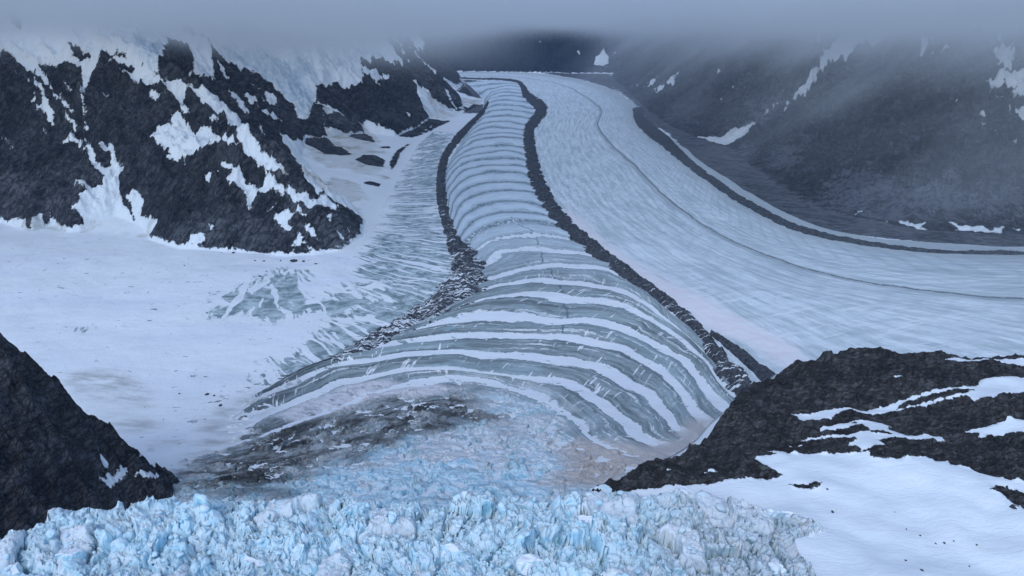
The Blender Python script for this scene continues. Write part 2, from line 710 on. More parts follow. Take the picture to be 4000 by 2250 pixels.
def rock_mat(name, k, dark, light, edge, soil=None, snow=SNOW, rot=0.0, str_=1.0):
    """k: size of one picture detail in metres; edge: raggedness of the snow edge in metres"""
    n = NT(name)
    big = n.noise(n.scaled(n.pos, 1, .45, .6, rot), 1 / (k * 26), 6, .6, .6)
    fine = n.noise(n.scaled(n.pos, 1, .30, .5, rot), 1 / (k * 4.2), 6, .68, .9)
    crk = n.vor(n.scaled(n.pos, 1, .4, .55, rot), 1 / (k * 7))
    t = n.add(n.mul(n.step(fine, .32, .72), .65), n.mul(n.step(big, .35, .68), .55))
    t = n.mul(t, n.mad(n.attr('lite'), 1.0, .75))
    wv = n.mul(n.noise(n.pos, 1 / (k * 12), 4), k * 14)
    q = n.new('ShaderNodeVectorMath')
    q.operation = 'ADD'
    n.put(q.inputs[0], n.pos)
    n.put(q.inputs[1], n.vec(wv, wv, wv))
    ed = n.vor(n.scaled(q.outputs[0], 1, .13, .5, rot), 1 / (k * 5.5), 'DISTANCE_TO_EDGE')
    lay = n.noise(n.scaled(q.outputs[0], .10, .9, 1.0, rot + .5), 1 / (k * 4), 4, .6)
    t = n.mul(t, n.mad(n.step(ed, .0, .14), .45, .55))
    t = n.mul(t, n.mad(n.step(lay, .35, .6), .8, .45))
    col = n.mix(n.mul(t, .9, True), dark, light)
    if soil:
        col = n.mix(n.step(n.noise(n.pos, 1 / (k * 11), 5, .6), .50, .66), col, soil)
    e1 = n.noise(n.scaled(n.pos, 1, .7, 1), 1 / (k * 9), 5, .65)
    e2 = n.noise(n.scaled(n.pos, 1, .6, 1), 1 / (k * 2.6), 4, .6)
    s = n.add(n.attr('snow'), n.add(n.mad(e1, edge * 3.4, -edge * 1.7), n.mad(e2, edge * 1.6, -edge * .8)))
    sm = n.step(s, -k * .35, k * .35)
    sd = n.step(n.noise(n.scaled(n.pos, 1, .4, 1, rot), 1 / (k * 16), 5, .6), .45, .75)
    sc_ = n.mix(n.mul(n.attr('dirt'), n.mad(sd, .8, .35), True), snow, (.36, .34, .29))
    ic = n.mix(n.step(n.noise(n.scaled(n.pos, 1, .5, 1), 1 / (k * 8), 6, .65), .35, .65), (.40, .55, .64), (.66, .74, .80))
    sc_ = n.mix(n.attr('ice'), sc_, ic)
    col = n.mix(sm, col, sc_)
    hb = n.mul(n.add(n.add(n.mul(fine, 1.2), n.mul(n.step(ed, 0, .12), .5)), n.add(big, n.add(crk, lay))), n.mad(sm, -.93, 1.0))
    return n.out(col, .9, n.bump(hb, k * 6 * str_, .9))


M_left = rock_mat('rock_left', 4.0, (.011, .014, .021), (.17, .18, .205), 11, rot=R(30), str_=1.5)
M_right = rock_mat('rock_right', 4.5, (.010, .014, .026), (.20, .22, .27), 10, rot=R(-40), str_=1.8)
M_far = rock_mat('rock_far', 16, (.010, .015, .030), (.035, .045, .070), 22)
M_spur = rock_mat('rock_spur', 1.2, (.012, .014, .019), (.20, .21, .235), 2.2, rot=R(18), str_=1.5)
M_shelf = rock_mat('rock_shelf', .95, (.012, .013, .015), (.19, .185, .185), 2.6, soil=(.034, .032, .032), rot=R(90), str_=.8)


def snow_mat(name, k):
    n = NT(name)
    X, Y, _ = n.xyz()
    v = n.pos
    col = SNOW
    tn = n.noise(n.scaled(v, .35, 1, 1), 1 / (k * 60), 5, .6)
    col = n.mix(n.step(tn, .4, .75), SNOW, (.72, .76, .84))
    # bare grey-blue ice between snow-filled crevasses
    a = n.attr('ice')
    warp = n.mul(n.noise(v, 1 / 160, 3, .5), 60)
    vv = n.vec(n.add(X, warp), n.add(Y, warp))
    ag, rd = n.attr('ang'), n.attr('rad')
    cr1 = n.noise(n.vec(ag, n.mul(rd, .35)), 1.0, 3, .6)
    cr2 = n.noise(n.scaled(vv, .5, 1.0, 1, R(-12)), 1 / 60.0, 5, .65)
    s = n.add(n.mad(a, 1.45, -.80), n.add(n.mad(cr1, 4.6, -2.1), n.mad(cr2, 2.0, -1.0)))
    ln = n.noise(n.vec(n.mul(ag, .9), n.mul(rd, .12)), 1.0, 2, .5, .3)
    ln2 = n.noise(n.vec(n.mul(ag, .35), n.mul(rd, .3)), 1.0, 3, .5, .5)
    im = n.mul(n.mul(n.step(s, -.08, .20), n.step(a, .02, .2)), n.mul(n.step(ln, .585, .555), n.step(ln2, .64, .60)))
    tone = n.noise(n.vec(n.mul(ag, .6), rd), 1.0, 6, .7)
    icec = n.mix(n.step(tone, .36, .64), (.17, .23, .25), (.50, .60, .64))
    col = n.mix(im, col, icec)
    dn = n.noise(n.scaled(v, .5, 1.6, 1, R(15)), 1 / 45, 6, .65)
    col = n.mix(n.mul(n.attr('dirt'), n.mad(n.step(dn, .35, .7), 1.0, .12), True), col, (.24, .235, .22))
    # dark rubble
    rb = n.noise(n.scaled(v, .5, 1.0, 1), 1 / 22, 5, .7)
    rb2 = n.noise(n.scaled(v, .25, 1.0, 1), 1 / 9, 4, .7)
    rs = n.step(n.add(n.attr('rubble'), n.add(n.mad(rb, 2.2, -1.1), n.mad(rb2, 1.8, -.9))), .42, .55)
    col = n.mix(rs, col, n.mix(n.step(n.add(n.mul(rb, .5), n.add(n.mul(n.noise(v, 1 / 7., 6, .75), .3), n.mul(n.noise(n.scaled(v, .4, 1, 1, R(30)), 1 / 80., 6, .7), .4))), .48, .72), (.012, .016, .024), (.15, .16, .18)))
    return n.out(col, .8, n.bump(n.add(n.mul(cr1, a), n.add(n.mul(n.noise(v, 1 / 8., 4), .2), n.mul(n.noise(v, 1 / 90., 4), 2.5))), 7, .5))


M_snow = snow_mat('snowfield', 3)

n = NT('serac_ice')
big = n.noise(n.pos, 1 / 85, 4, .55, .4)
med = n.noise(n.pos, 1 / 11, 6, .65, .8)
fin = n.noise(n.pos, 1 / 2.2, 6, .7)
blue = n.mix(n.step(big, .38, .62), (.44, .77, .95), (.60, .82, .91))
blue = n.mix(n.step(n.noise(n.pos, 1 / 30, 5, .6, .5), .50, .68), blue, (.32, .64, .78))
pale = n.mix(n.step(med, .3, .7), (.60, .86, .97), (.82, .93, .98))
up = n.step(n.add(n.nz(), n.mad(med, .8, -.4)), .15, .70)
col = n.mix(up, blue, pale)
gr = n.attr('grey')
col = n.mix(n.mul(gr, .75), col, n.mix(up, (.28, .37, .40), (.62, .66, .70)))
dm = n.mul(n.step(n.noise(n.pos, 1 / 24, 6, .7), .50, .68), n.step(fin, .42, .62))
col = n.mix(n.mul(dm, n.mad(gr, .35, .50)), col, (.40, .375, .36))
col = n.mix(n.attr('snow'), col, SNOW)
M_ice = n.out(col, .55, n.bump(n.add(fin, n.mul(med, 1.5)), 1.4, .8))

# ---------------------------------------------------------------- terrain sheet
NC = int(1300 * Q)
NR = int(1950 * Q)
az = np.linspace(AZ0 + .003, AZ1 - .003, NC)
rr = np.exp(np.linspace(math.log(318.), math.log(17000.), NR))
TX = (np.sin(az)[None, :] * rr[:, None]).ravel()
TY = (np.cos(az)[None, :] * rr[:, None]).ravel()
TZ = np.empty(TX.size)
TW = np.empty(TX.size, np.int8)
CH = 300000
for i in range(0, TX.size, CH):
    h, wh, _ = H(TX[i:i + CH], TY[i:i + CH], True)
    TZ[i:i + CH] = h
    TW[i:i + CH] = wh

g1 = (TW == 1) & (SDg(TX, TY) < 25)
TW[g1] = 0
A = {k: np.zeros(TX.size, f32) for k in ('snow', 'dirt', 'ice', 'lite', 'rubble', 'grey', 'ang', 'rad')}
A['snow'][:] = np.where(TX > 0, -9, 6)


def Hs(x, y):
    return H(x, y)


def W(polys, F=Hs, y0=300.):
    return [on_surface(p, F, y0)[:, :2] for p in polys]


LEFT_ROCK = [
    Z(1, (-1500, 380), (-100, 380), (0, 400), (60, 355), (130, 440), (230, 520), (300, 450), (350, 450), (400, 480), (460, 430), (520, 450), (580, 470),
      (620, 560), (690, 410), (730, 360), (840, 360), (950, 430), (1050, 470), (1130, 540), (1120, 420), (1190, 280), (1280, 290),
      (1360, 370), (1370, 480), (1520, 560), (1500, 400), (1490, 300), (1560, 390), (1640, 450), (1700, 500), (1800, 510), (1880, 560),
      (1960, 640), (2010, 690), (2090, 760), (2100, 830), (2180, 830), (2220, 720), (2290, 760), (2290, 880), (2340, 1000), (2400, 1090),
      (2300, 1090), (2230, 1050), (2150, 1000), (2050, 980), (1960, 930), (2050, 1060), (2100, 1140), (2150, 1230), (2250, 1380), (2380, 1425), (2480, 1480), (2588, 1575), (2575, 1660),
      (2540, 1740), (2450, 1790), (2200, 1830), (2000, 1850), (1700, 1830), (1300, 1810), (1100, 1790), (1030, 1740),
      (1000, 1650), (600, 1660), (480, 1660), (380, 1640), (180, 1680), (0, 1640), (-1500, 1700)),
    Z(1, (480, 290), (560, 330), (630, 390), (600, 440), (540, 400), (500, 340)),
    Z(1, (30, 60), (110, 80), (160, 180), (110, 190), (60, 130)),
    Z(1, (1300, 200), (1420, 230), (1480, 275), (1380, 255), (1310, 235)),
    Z(2, (-120, 600), (0, 590), (130, 600), (200, 590), (210, 530), (200, 400), (330, 400), (430, 440), (500, 470), (380, 270), (480, 240),
      (560, 300), (640, 380), (720, 480), (790, 560), (870, 640), (930, 760), (900, 785), (820, 765), (700, 700), (640, 640), (560, 550), (600, 640),
      (640, 760), (720, 850), (700, 900), (600, 950), (540, 970), (420, 930), (300, 880), (240, 850), (130, 850), (0, 770), (-120, 720)),
    Z(2, (630, 370), (690, 340), (800, 430), (880, 500), (930, 590), (880, 612), (800, 560), (720, 500)),
    Z(2, (-60, 790), (120, 830), (200, 880), (260, 960), (310, 1012), (180, 985), (100, 960), (-60, 900)),
    Z(2, (-60, 1020), (60, 1040), (130, 1090), (60, 1100), (-60, 1080)),
    Z(2, (410, 1200), (400, 1150), (440, 1080), (540, 1020), (480, 1080), (440, 1180)), Z(2, (160, 1130), (220, 1095), (310, 1100), (370, 1135), (360, 1182), (250, 1170)),
    Z(2, (180, 1310), (260, 1280), (335, 1300), (320, 1345), (230, 1330)), Z(2, (340, 1040), (400, 1036), (412, 1050), (350, 1050)),
    Z(2, (620, 770), (760, 850), (880, 850), (720, 910), (600, 960), (540, 975), (700, 890)),
    Z(2, (925, 770), (1010, 735), (1110, 740), (1060, 800), (930, 800)),
    Z(2, (925, 575), (1010, 580), (1105, 600), (1055, 650), (1050, 695), (960, 680), (880, 640)),
]
LEFT_SNOW = [Z(1, *p) for p in (
    [(240, 540), (310, 640), (350, 730), (378, 800), (372, 860), (335, 850), (330, 790), (260, 782), (250, 740), (300, 740), (290, 650), (240, 580)],
    [(285, 460), (335, 560), (365, 620), (445, 690), (520, 790), (470, 765), (375, 665), (315, 595), (245, 505)],
    [(570, 470), (645, 480), (618, 600), (608, 795), (585, 795), (588, 600)], [(540, 430), (690, 430), (640, 500), (600, 520)],
    [(445, 560), (520, 655), (495, 645)],
    [(830, 490), (900, 510), (940, 570), (1050, 612), (1080, 590), (1165, 595), (1130, 540), (1060, 480), (950, 420), (850, 395), (770, 432), (900, 470), (950, 490), (930, 530)],
    [(1050, 630), (1100, 630), (1180, 680), (1100, 712), (1060, 690)],
    [(1170, 560), (1330, 600), (1300, 690), (1290, 740), (1345, 800), (1280, 785), (1240, 700), (1190, 640)],
    [(1330, 590), (1420, 610), (1500, 660), (1560, 720), (1640, 790), (1700, 850), (1780, 960), (1830, 1020), (1880, 1080), (1980, 1160), (2035, 1235),
     (1950, 1205), (1870, 1175), (1800, 1135), (1740, 1085), (1700, 1020), (1680, 950), (1620, 880), (1580, 800), (1480, 740), (1420, 700), (1370, 650)],
    [(1110, 900), (1220, 890), (1210, 800), (1280, 800), (1320, 890), (1350, 920), (1440, 890), (1500, 920), (1560, 980), (1700, 1030), (1640, 1012),
     (1480, 1000), (1420, 1050), (1360, 1090), (1310, 1165), (1290, 1110), (1180, 1100), (1200, 1060), (1110, 1010), (1066, 980)],
    [(1300, 510), (1370, 480), (1450, 500), (1520, 562), (1440, 545), (1330, 525)], [(1370, 400), (1420, 420), (1480, 500), (1500, 550), (1400, 470)],
    [(1530, 400), (1570, 450), (1625, 562), (1600, 562), (1556, 470)], [(1615, 635), (1700, 690), (1765, 795), (1735, 800), (1675, 720)],
    [(1730, 670), (1825, 690), (1800, 732), (1760, 722)], [(1870, 650), (1960, 700), (1950, 732), (1860, 722), (1880, 690)],
    [(1800, 750), (1880, 770), (1995, 852), (1960, 852), (1890, 812)], [(1780, 590), (1850, 590), (1900, 615), (1840, 615)],
    [(1560, 1160), (1640, 1150), (1700, 1200), (1760, 1290), (1850, 1330), (1880, 1200), (1950, 1260), (2020, 1340), (2100, 1360), (2200, 1402), (2100, 1392),
     (1960, 1345), (1890, 1352), (1790, 1430), (1760, 1500), (1720, 1350), (1620, 1312), (1600, 1260), (1640, 1200)],
    [(1440, 1240), (1545, 1210), (1480, 1290)],
    [(700, 1005), (760, 1030), (800, 1010), (830, 1150), (872, 1180), (852, 1220), (840, 1300), (860, 1400), (900, 1480), (960, 1560), (1020, 1680), (600, 1680),
     (590, 1560), (490, 1480), (560, 1430), (560, 1370), (610, 1340), (510, 1300), (620, 1312), (720, 1300), (740, 1240), (640, 1150), (620, 1080), (540, 1012),
     (450, 1012), (390, 1000), (500, 980), (500, 930), (560, 1000), (620, 1060), (598, 975), (640, 1020), (685, 1130), (735, 1180), (790, 1170), (780, 1060), (720, 1050)],
    [(880, 1370), (970, 1345), (1010, 1400), (1020, 1450), (1000, 1500), (1070, 1530), (1130, 1560), (1040, 1680), (980, 1680), (950, 1540), (920, 1440)],
    [(465, 815), (530, 840), (542, 870), (530, 922), (500, 870)], [(720, 655), (772, 670), (740, 678)], [(218, 712), (240, 670), (255, 680), (240, 712)],
    [(305, 925), (335, 935), (327, 968)], [(10, 950), (60, 1000), (115, 1068), (60, 1020)], [(595, 860), (612, 870), (625, 922), (608, 915)],
    [(1590, 770), (1640, 800), (1620, 860)], [(1480, 830), (1550, 850), (1500, 870)], [(1840, 880), (1870, 950), (1850, 955)],
    [(2090, 760), (2150, 790), (2170, 845), (2110, 840)],
    [(60, 1560), (110, 1540), (185, 1540), (180, 1580), (185, 1680), (60, 1680)], [(190, 1660), (220, 1540), (270, 1508), (300, 1510), (300, 1680)], [(330, 1680), (345, 1520), (380, 1530), (430, 1600), (470, 1640), (400, 1690)],
    [(100, 495), (150, 530), (200, 560), (150, 555)],
)] + [Z(4, *p) for p in (
    [(1340, 300), (1450, 290), (1455, 350), (1380, 378), (1340, 340)], [(1930, 190), (2020, 130), (2120, 100), (2172, 160), (2060, 170), (2030, 230), (2085, 245), (2020, 272)],
    [(2140, 230), (2190, 218), (2262, 345), (2225, 330), (2170, 275)], [(1885, 130), (1965, 60), (1940, 115)], [(2075, 370), (2110, 285), (2155, 312), (2120, 372)],
    [(2380, 280), (2450, 385), (2430, 310), (2400, 285)], [(2435, 210), (2490, 320), (2515, 385), (2475, 285)], [(2030, -5), (2200, 60), (2395, 90), (2380, 142), (2300, 92), (2200, 112), (2100, 60)],
    [(1475, 235), (1512, 228), (1505, 272)], [(2150, 350), (2200, 400), (2190, 420)], [(2300, 160), (2360, 150), (2330, 200)],
)] + [Z(2, *p) for p in (
    [(200, 480), (280, 480), (340, 520), (400, 540), (330, 560), (260, 540)], [(60, 530), (130, 545), (110, 570)], [(520, 410), (545, 430), (540, 445)],
    [(255, 520), (330, 600), (300, 590)], [(420, 280), (490, 310), (480, 330)], [(490, 355), (510, 365), (500, 378)], [(560, 550), (600, 600), (655, 610), (700, 680), (760, 740), (700, 720), (640, 660)],
    [(800, 630), (830, 690), (860, 750), (820, 700)], [(310, 820), (350, 920), (320, 890)], [(520, 790), (560, 820), (540, 815)], [(480, 230), (520, 200), (650, 290), (630, 330), (560, 270)],
    [(560, 340), (640, 440), (700, 480), (730, 520), (660, 470), (600, 400)],
)]
LR = W(LEFT_ROCK)
LS = W(LEFT_SNOW)
RR = np.hypot(TX, TY)
rag_ = (fbm(TX, TY, 85, 4, .6, 57) * .0055 + fbm(TX, TY, 28, 3, .6, 58) * .0028) * RR * np.clip((RR - 3600) / 5000, .12, 1.0)
far_left = (TW == 2) | (TW == 1)
idx = np.where(far_left)[0]
A['snow'][idx] = -mask_sd(TX[idx], TY[idx], LR, LS, 90.) + rag_[idx]
LDIRT = W([Z(2, (-90, 740), (120, 820), (250, 860), (330, 1000), (330, 1250), (200, 1240), (0, 1170), (-150, 1100), (-150, 950), (-60, 900), (-200, 760)),
           Z(2, (0, 1250), (200, 1330), (250, 1400), (150, 1440), (0, 1380), (-300, 1250), (-300, 1150)), Z(2, (860, 640), (960, 700), (1200, 700), (1060, 740), (900, 710)),
           Z(4, (400, 350), (600, 200), (700, 150), (820, 60), (800, 120), (640, 240), (520, 340)), Z(4, (60, 260), (110, 180), (450, 200), (500, 260), (300, 310)),
           Z(2, (640, 760), (760, 780), (900, 800), (760, 850)), Z(2, (600, 590), (760, 720), (1000, 800), (850, 790), (700, 740)),
           Z(2, (650, 420), (760, 480), (720, 490)), Z(4, (940, 300), (1080, 180), (1100, 190), (1000, 310))])
A['snow'][idx] = np.where(TW[idx] == 2, np.maximum(A['snow'][idx], 12 - SDl(TX[idx], TY[idx]) * 1.0), A['snow'][idx])
A['snow'][idx] = np.where((TW[idx] == 1) & (TY[idx] < 3600), 10, A['snow'][idx])
A['dirt'][idx] = sstep(-25, 30, mask_sd(TX[idx], TY[idx], LDIRT, [], 90.) + fbm(TX[idx], TY[idx], 160, 5, .6, 59) * 70) * .95
LICE = W([Z(1, (1560, 330), (1900, 380), (2050, 440), (2250, 520), (2150, 560), (2200, 640), (2230, 760), (2180, 830), (2100, 720), (1980, 640), (1850, 520), (1700, 440)),
          Z(2, (130, 330), (300, 340), (430, 420), (330, 400), (200, 390)), Z(1, (900, 250), (1150, 320), (1130, 500), (1060, 450), (950, 360))])
A['ice'][idx] = sstep(-30, 40, mask_sd(TX[idx], TY[idx], LICE, [], 90.)) * .75
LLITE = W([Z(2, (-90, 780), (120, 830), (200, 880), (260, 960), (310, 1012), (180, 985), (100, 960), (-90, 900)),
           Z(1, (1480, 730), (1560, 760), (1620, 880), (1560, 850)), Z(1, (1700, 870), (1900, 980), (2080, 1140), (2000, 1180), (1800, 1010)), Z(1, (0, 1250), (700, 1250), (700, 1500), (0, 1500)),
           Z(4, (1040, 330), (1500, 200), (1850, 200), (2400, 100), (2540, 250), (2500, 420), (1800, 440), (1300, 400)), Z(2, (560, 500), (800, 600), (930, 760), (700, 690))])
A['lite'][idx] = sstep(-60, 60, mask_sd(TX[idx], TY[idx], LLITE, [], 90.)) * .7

idx = np.where(TW == 3)[0]
RS = W([Z(3, *p) for p in (
    [(830, 770), (900, 690), (960, 600), (1010, 550), (1080, 430), (1120, 350), (1220, 270), (1400, 200), (1560, 170), (1680, 130), (1800, 60), (1850, 70), (1740, 140), (1600, 200),
     (1450, 330), (1430, 310), (1350, 310), (1290, 400), (1200, 440), (1100, 520), (1060, 580), (1000, 620), (930, 700)],
    [(205, 963), (330, 970), (450, 920), (600, 880), (660, 840), (560, 970), (480, 1000), (430, 1028), (330, 1005)], [(375, 1063), (465, 1068), (430, 1093)],
    [(1785, 305), (1850, 310), (1930, 350), (2038, 382), (1950, 378), (1870, 350)],
    [(2270, 195), (2330, 220), (2380, 300), (2490, 270), (2450, 340), (2462, 440), (2445, 560), (2400, 450), (2300, 385), (2360, 330)],
    [(2255, 590), (2330, 560), (2800, 530), (2800, 680), (2470, 692), (2440, 650), (2480, 620), (2400, 585), (2290, 590)],
    [(2278, 608), (2330, 630), (2415, 702), (2350, 685)], [(2430, 728), (2700, 750), (2700, 800), (2450, 770)],
    [(2318, 895), (2375, 925), (2350, 925)], [(2445, 990), (2480, 978), (2492, 1010), (2460, 1018)], [(2212, 798), (2275, 803), (2240, 812)],
    [(2212, 852), (2262, 868), (2240, 880)], [(448, 605), (488, 598), (470, 617)], [(358, 502), (387, 494), (370, 512)], [(2030, 708), (2070, 712), (2050, 718)], [(2095, 728), (2140, 732), (2110, 736)],
    [(378, 715), (410, 705), (385, 722)], [(1340, 1075), (1375, 1068), (1360, 1090)], [(690, 830), (740, 760), (800, 720), (745, 775), (700, 835)],
    [(1075, 145), (1100, 145), (1097, 270), (1085, 250)],
)] + [Z(2, *p) for p in (
    [(2225, 652), (2290, 618), (2445, 528), (2400, 595), (2290, 662)], [(2200, 612), (2293, 558), (2275, 592)], [(2205, 130), (2225, 130), (2250, 230), (2228, 232)], [(2130, 608), (2170, 595), (2150, 612)],
)] + [Z(6, *p) for p in (
    [(1635, 198), (1720, 210), (1760, 222), (1845, 208), (1800, 250), (1865, 265), (1800, 292), (1760, 250), (1690, 232)],
    [(1985, 198), (2080, 240), (2200, 240), (2300, 262), (2405, 240), (2380, 293), (2200, 282), (2020, 272), (2060, 255)],
    [(2455, 258), (2525, 253), (2500, 278)], [(825, 42), (900, 33), (980, 22), (910, 57)], [(1300, 165), (1390, 135), (1350, 165)], [(1550, 208), (1580, 200), (1570, 215)], [(2000, 320), (2040, 316), (2020, 326)],
    [(2430, 350), (2520, 352), (2480, 362)],
)])
A['snow'][idx] = mask_sd(TX[idx], TY[idx], RS, [], 90.) + rag_[idx] - 2
ri = W([Z(3, (830, 770), (900, 690), (960, 600), (1010, 550), (1080, 430), (1120, 350), (1220, 270), (1400, 200), (1850, 50), (1450, 330), (1290, 400), (1000, 620), (930, 700))])
A['ice'][idx] = sstep(-30, 30, mask_sd(TX[idx], TY[idx], ri, [], 90.)) * .8
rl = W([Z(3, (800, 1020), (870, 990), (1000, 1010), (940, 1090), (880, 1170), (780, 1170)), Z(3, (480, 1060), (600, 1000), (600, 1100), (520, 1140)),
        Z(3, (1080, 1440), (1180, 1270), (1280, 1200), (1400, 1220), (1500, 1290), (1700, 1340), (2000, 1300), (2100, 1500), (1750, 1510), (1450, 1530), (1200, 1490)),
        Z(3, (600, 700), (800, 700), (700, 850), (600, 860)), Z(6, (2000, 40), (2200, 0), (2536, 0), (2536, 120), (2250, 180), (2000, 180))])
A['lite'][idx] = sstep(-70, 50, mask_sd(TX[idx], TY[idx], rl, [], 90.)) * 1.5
rd = W([Z(3, (205, 963), (330, 970), (450, 920), (660, 840), (560, 970), (480, 1000), (430, 1028), (330, 1005))])
A['dirt'][idx] = sstep(-25, 30, mask_sd(TX[idx], TY[idx], rd, [], 90.)) * .5

idx = np.where(TW == 4)[0]
FS = W([Z(2, *p) for p in ([(1915, 330), (1952, 400), (1948, 450), (1910, 468), (1845, 458), (1860, 400), (1890, 380)], [(1725, 365), (1748, 370), (1745, 398)],
                           [(1998, 362), (2005, 375), (1975, 393)], [(1455, 280), (1485, 305), (1465, 300)], [(880, 262), (905, 285), (890, 280)], [(1350, 292), (1368, 300), (1355, 312)],
                           [(2075, 322), (2108, 315), (2090, 328)])])
A['snow'][idx] = mask_sd(TX[idx], TY[idx], FS, [], 200.)
A['dirt'][idx] = .3

idx = np.where(TW == 5)[0]
SS = W([Z(7, *p) for p in ([(695, 555), (722, 600), (768, 655), (750, 690), (718, 640)], [(735, 715), (850, 705), (850, 680), (890, 680), (903, 712), (830, 790), (780, 825), (705, 760), (760, 760)],
                           [(950, 745), (990, 698), (1050, 720), (1165, 752), (1060, 758)], [(990, 610), (1100, 650), (1200, 690), (1100, 672)])])
A['snow'][idx] = mask_sd(TX[idx], TY[idx], SS, [], 40.)
idx = np.where(TW == 6)[0]
A['snow'][idx] = shelf_snow_sd(TX[idx], TY[idx])
sdp = W([Z(9, (1040, 900), (1200, 940), (1500, 1060), (1700, 1120), (2100, 1100), (2000, 1150), (1650, 1150), (1400, 1090), (1200, 980)),
         Z(9, (1850, 1240), (2200, 1230), (2600, 1200), (2600, 1240), (2200, 1260)), Z(9, (1280, 660), (1440, 655), (1430, 675), (1300, 680))])
A['dirt'][idx] = sstep(-12, 8, mask_sd(TX[idx], TY[idx], sdp, [], 40.)) * .22

# valley snow basin masks
idx = np.where((TW == 0) | (TW == 3))[0]
vi = W([[(1060, 325), (1130, 335), (1120, 400), (1115, 560), (1135, 640), (1160, 700), (1110, 775), (1000, 840), (880, 895), (760, 945), (660, 945),
         (700, 905), (800, 868), (840, 815), (890, 790), (930, 740), (920, 680), (955, 600), (985, 520), (1030, 420)],
        [(545, 770), (560, 745), (640, 715), (700, 688), (770, 678), (850, 715), (880, 750), (850, 785), (760, 800), (640, 800), (570, 790)]])
A['ice'][idx] = (TW[idx] == 0) * sstep(-95, 95, mask_sd(TX[idx], TY[idx], vi, [], 100.) + fbm(TX[idx], TY[idx], 130, 4, .6, 55) * 55)
vd = W([[(170, 940), (300, 935), (360, 975), (370, 1020), (300, 1010), (200, 985)], [(540, 1040), (640, 985), (760, 950), (700, 1010), (620, 1060), (560, 1120), (480, 1170), (510, 1090)],
        [(280, 1050), (380, 1060), (380, 1080), (300, 1075)], [(400, 1105), (450, 1102), (450, 1115), (400, 1118)]])
A['dirt'][idx] += sstep(-45, 25, mask_sd(TX[idx], TY[idx], vd, [], 100.)) * .6
f1, f2 = on_surface([(672, 628), (380, 540)], V)[:, :2]
wob_x = fbm(TX[idx], TY[idx], 120, 3, .5, 33) * 14
d1 = np.hypot(TX[idx] - f1[0], TY[idx] - f1[1])
d2 = np.hypot(TX[idx] - f2[0], TY[idx] - f2[1])
a1_ = np.arctan2(TX[idx] - f1[0] + wob_x, f1[1] - TY[idx])
a2_ = np.arctan2(TX[idx] - f2[0], f2[1] - TY[idx] + wob_x)
inB = sdpoly(TX[idx], TY[idx], vi[1]) > -40
A['ang'][idx] = np.where(inB, a1_ * 17, a2_ * 85)
A['rad'][idx] = np.where(inB, d1, d2) / 40
# dark margins: right side beyond the ice, far corners, trickle of stones on the left
vr = [np.vstack([foot_right[:, :2][::-1] + np.array([160, 200]),
                 on_surface([(1500, 200), (1540, 222), (1580, 245), (1610, 272), (1616, 303), (1674, 328), (1727, 377), (1816, 451), (1905, 498), (2030, 562), (2136, 588), (2278, 604),
                             (2420, 615), (2576, 622), (4200, 640)], V)[:, :2]])]
vr += W([[(1165, 200), (1200, 203), (1228, 212), (1212, 230), (1208, 246), (1180, 240), (1165, 225)], [(1168, 262), (1200, 262), (1228, 262), (1215, 285), (1170, 285)],
         [(1370, 182), (1540, 186), (1545, 230), (1480, 205)]])
rub = sstep(-35, 30, mask_sd(TX[idx], TY[idx], vr, [], 100.) + rag_[idx] * 1.3) * 1.25
vt = W([[(900, 850), (960, 842), (900, 890), (820, 925), (700, 960), (560, 1012), (520, 1015), (640, 965), (780, 915)]])
rub = np.maximum(rub, sstep(-18, 14, mask_sd(TX[idx], TY[idx], vt, [], 100.)) * .30)
A['rubble'][idx] = rub
idx = np.where(TW == 7)[0]
A['grey'][idx] = sstep(60, 190, TX[idx] + fbm(TX[idx], TY[idx], 60, 3) * 40) * .85
ic = W([Z(9, (170, 950), (350, 940), (480, 1010), (330, 1010)), Z(9, (470, 960), (700, 950), (800, 1000), (560, 1010)), Z(9, (960, 1080), (1090, 1090), (1000, 1120)), Z(9, (350, 1060), (490, 1120), (370, 1100)),
        Z(9, (450, 1190), (600, 1300), (520, 1290)), Z(9, (660, 1270), (880, 1350), (700, 1330)), Z(9, (760, 1370), (860, 1430), (760, 1449))])
xi_, yi_ = TX[idx], TY[idx]
_, _, rvi, _ = voro(xi_ + fbm(xi_, yi_, 30, 3, .5, 91) * 9, (yi_ + fbm(xi_, yi_, 30, 3, .5, 92) * 9) * .8, 30, 1)
A['snow'][idx] = np.maximum(sstep(-3, 1.5, mask_sd(xi_, yi_, ic, [], 10.) + fbm(xi_, yi_, 6, 3) * 2.5), sstep(.88, .92, rvi + fbm(xi_, yi_, 9, 4, .6, 99) * .05) * .85)

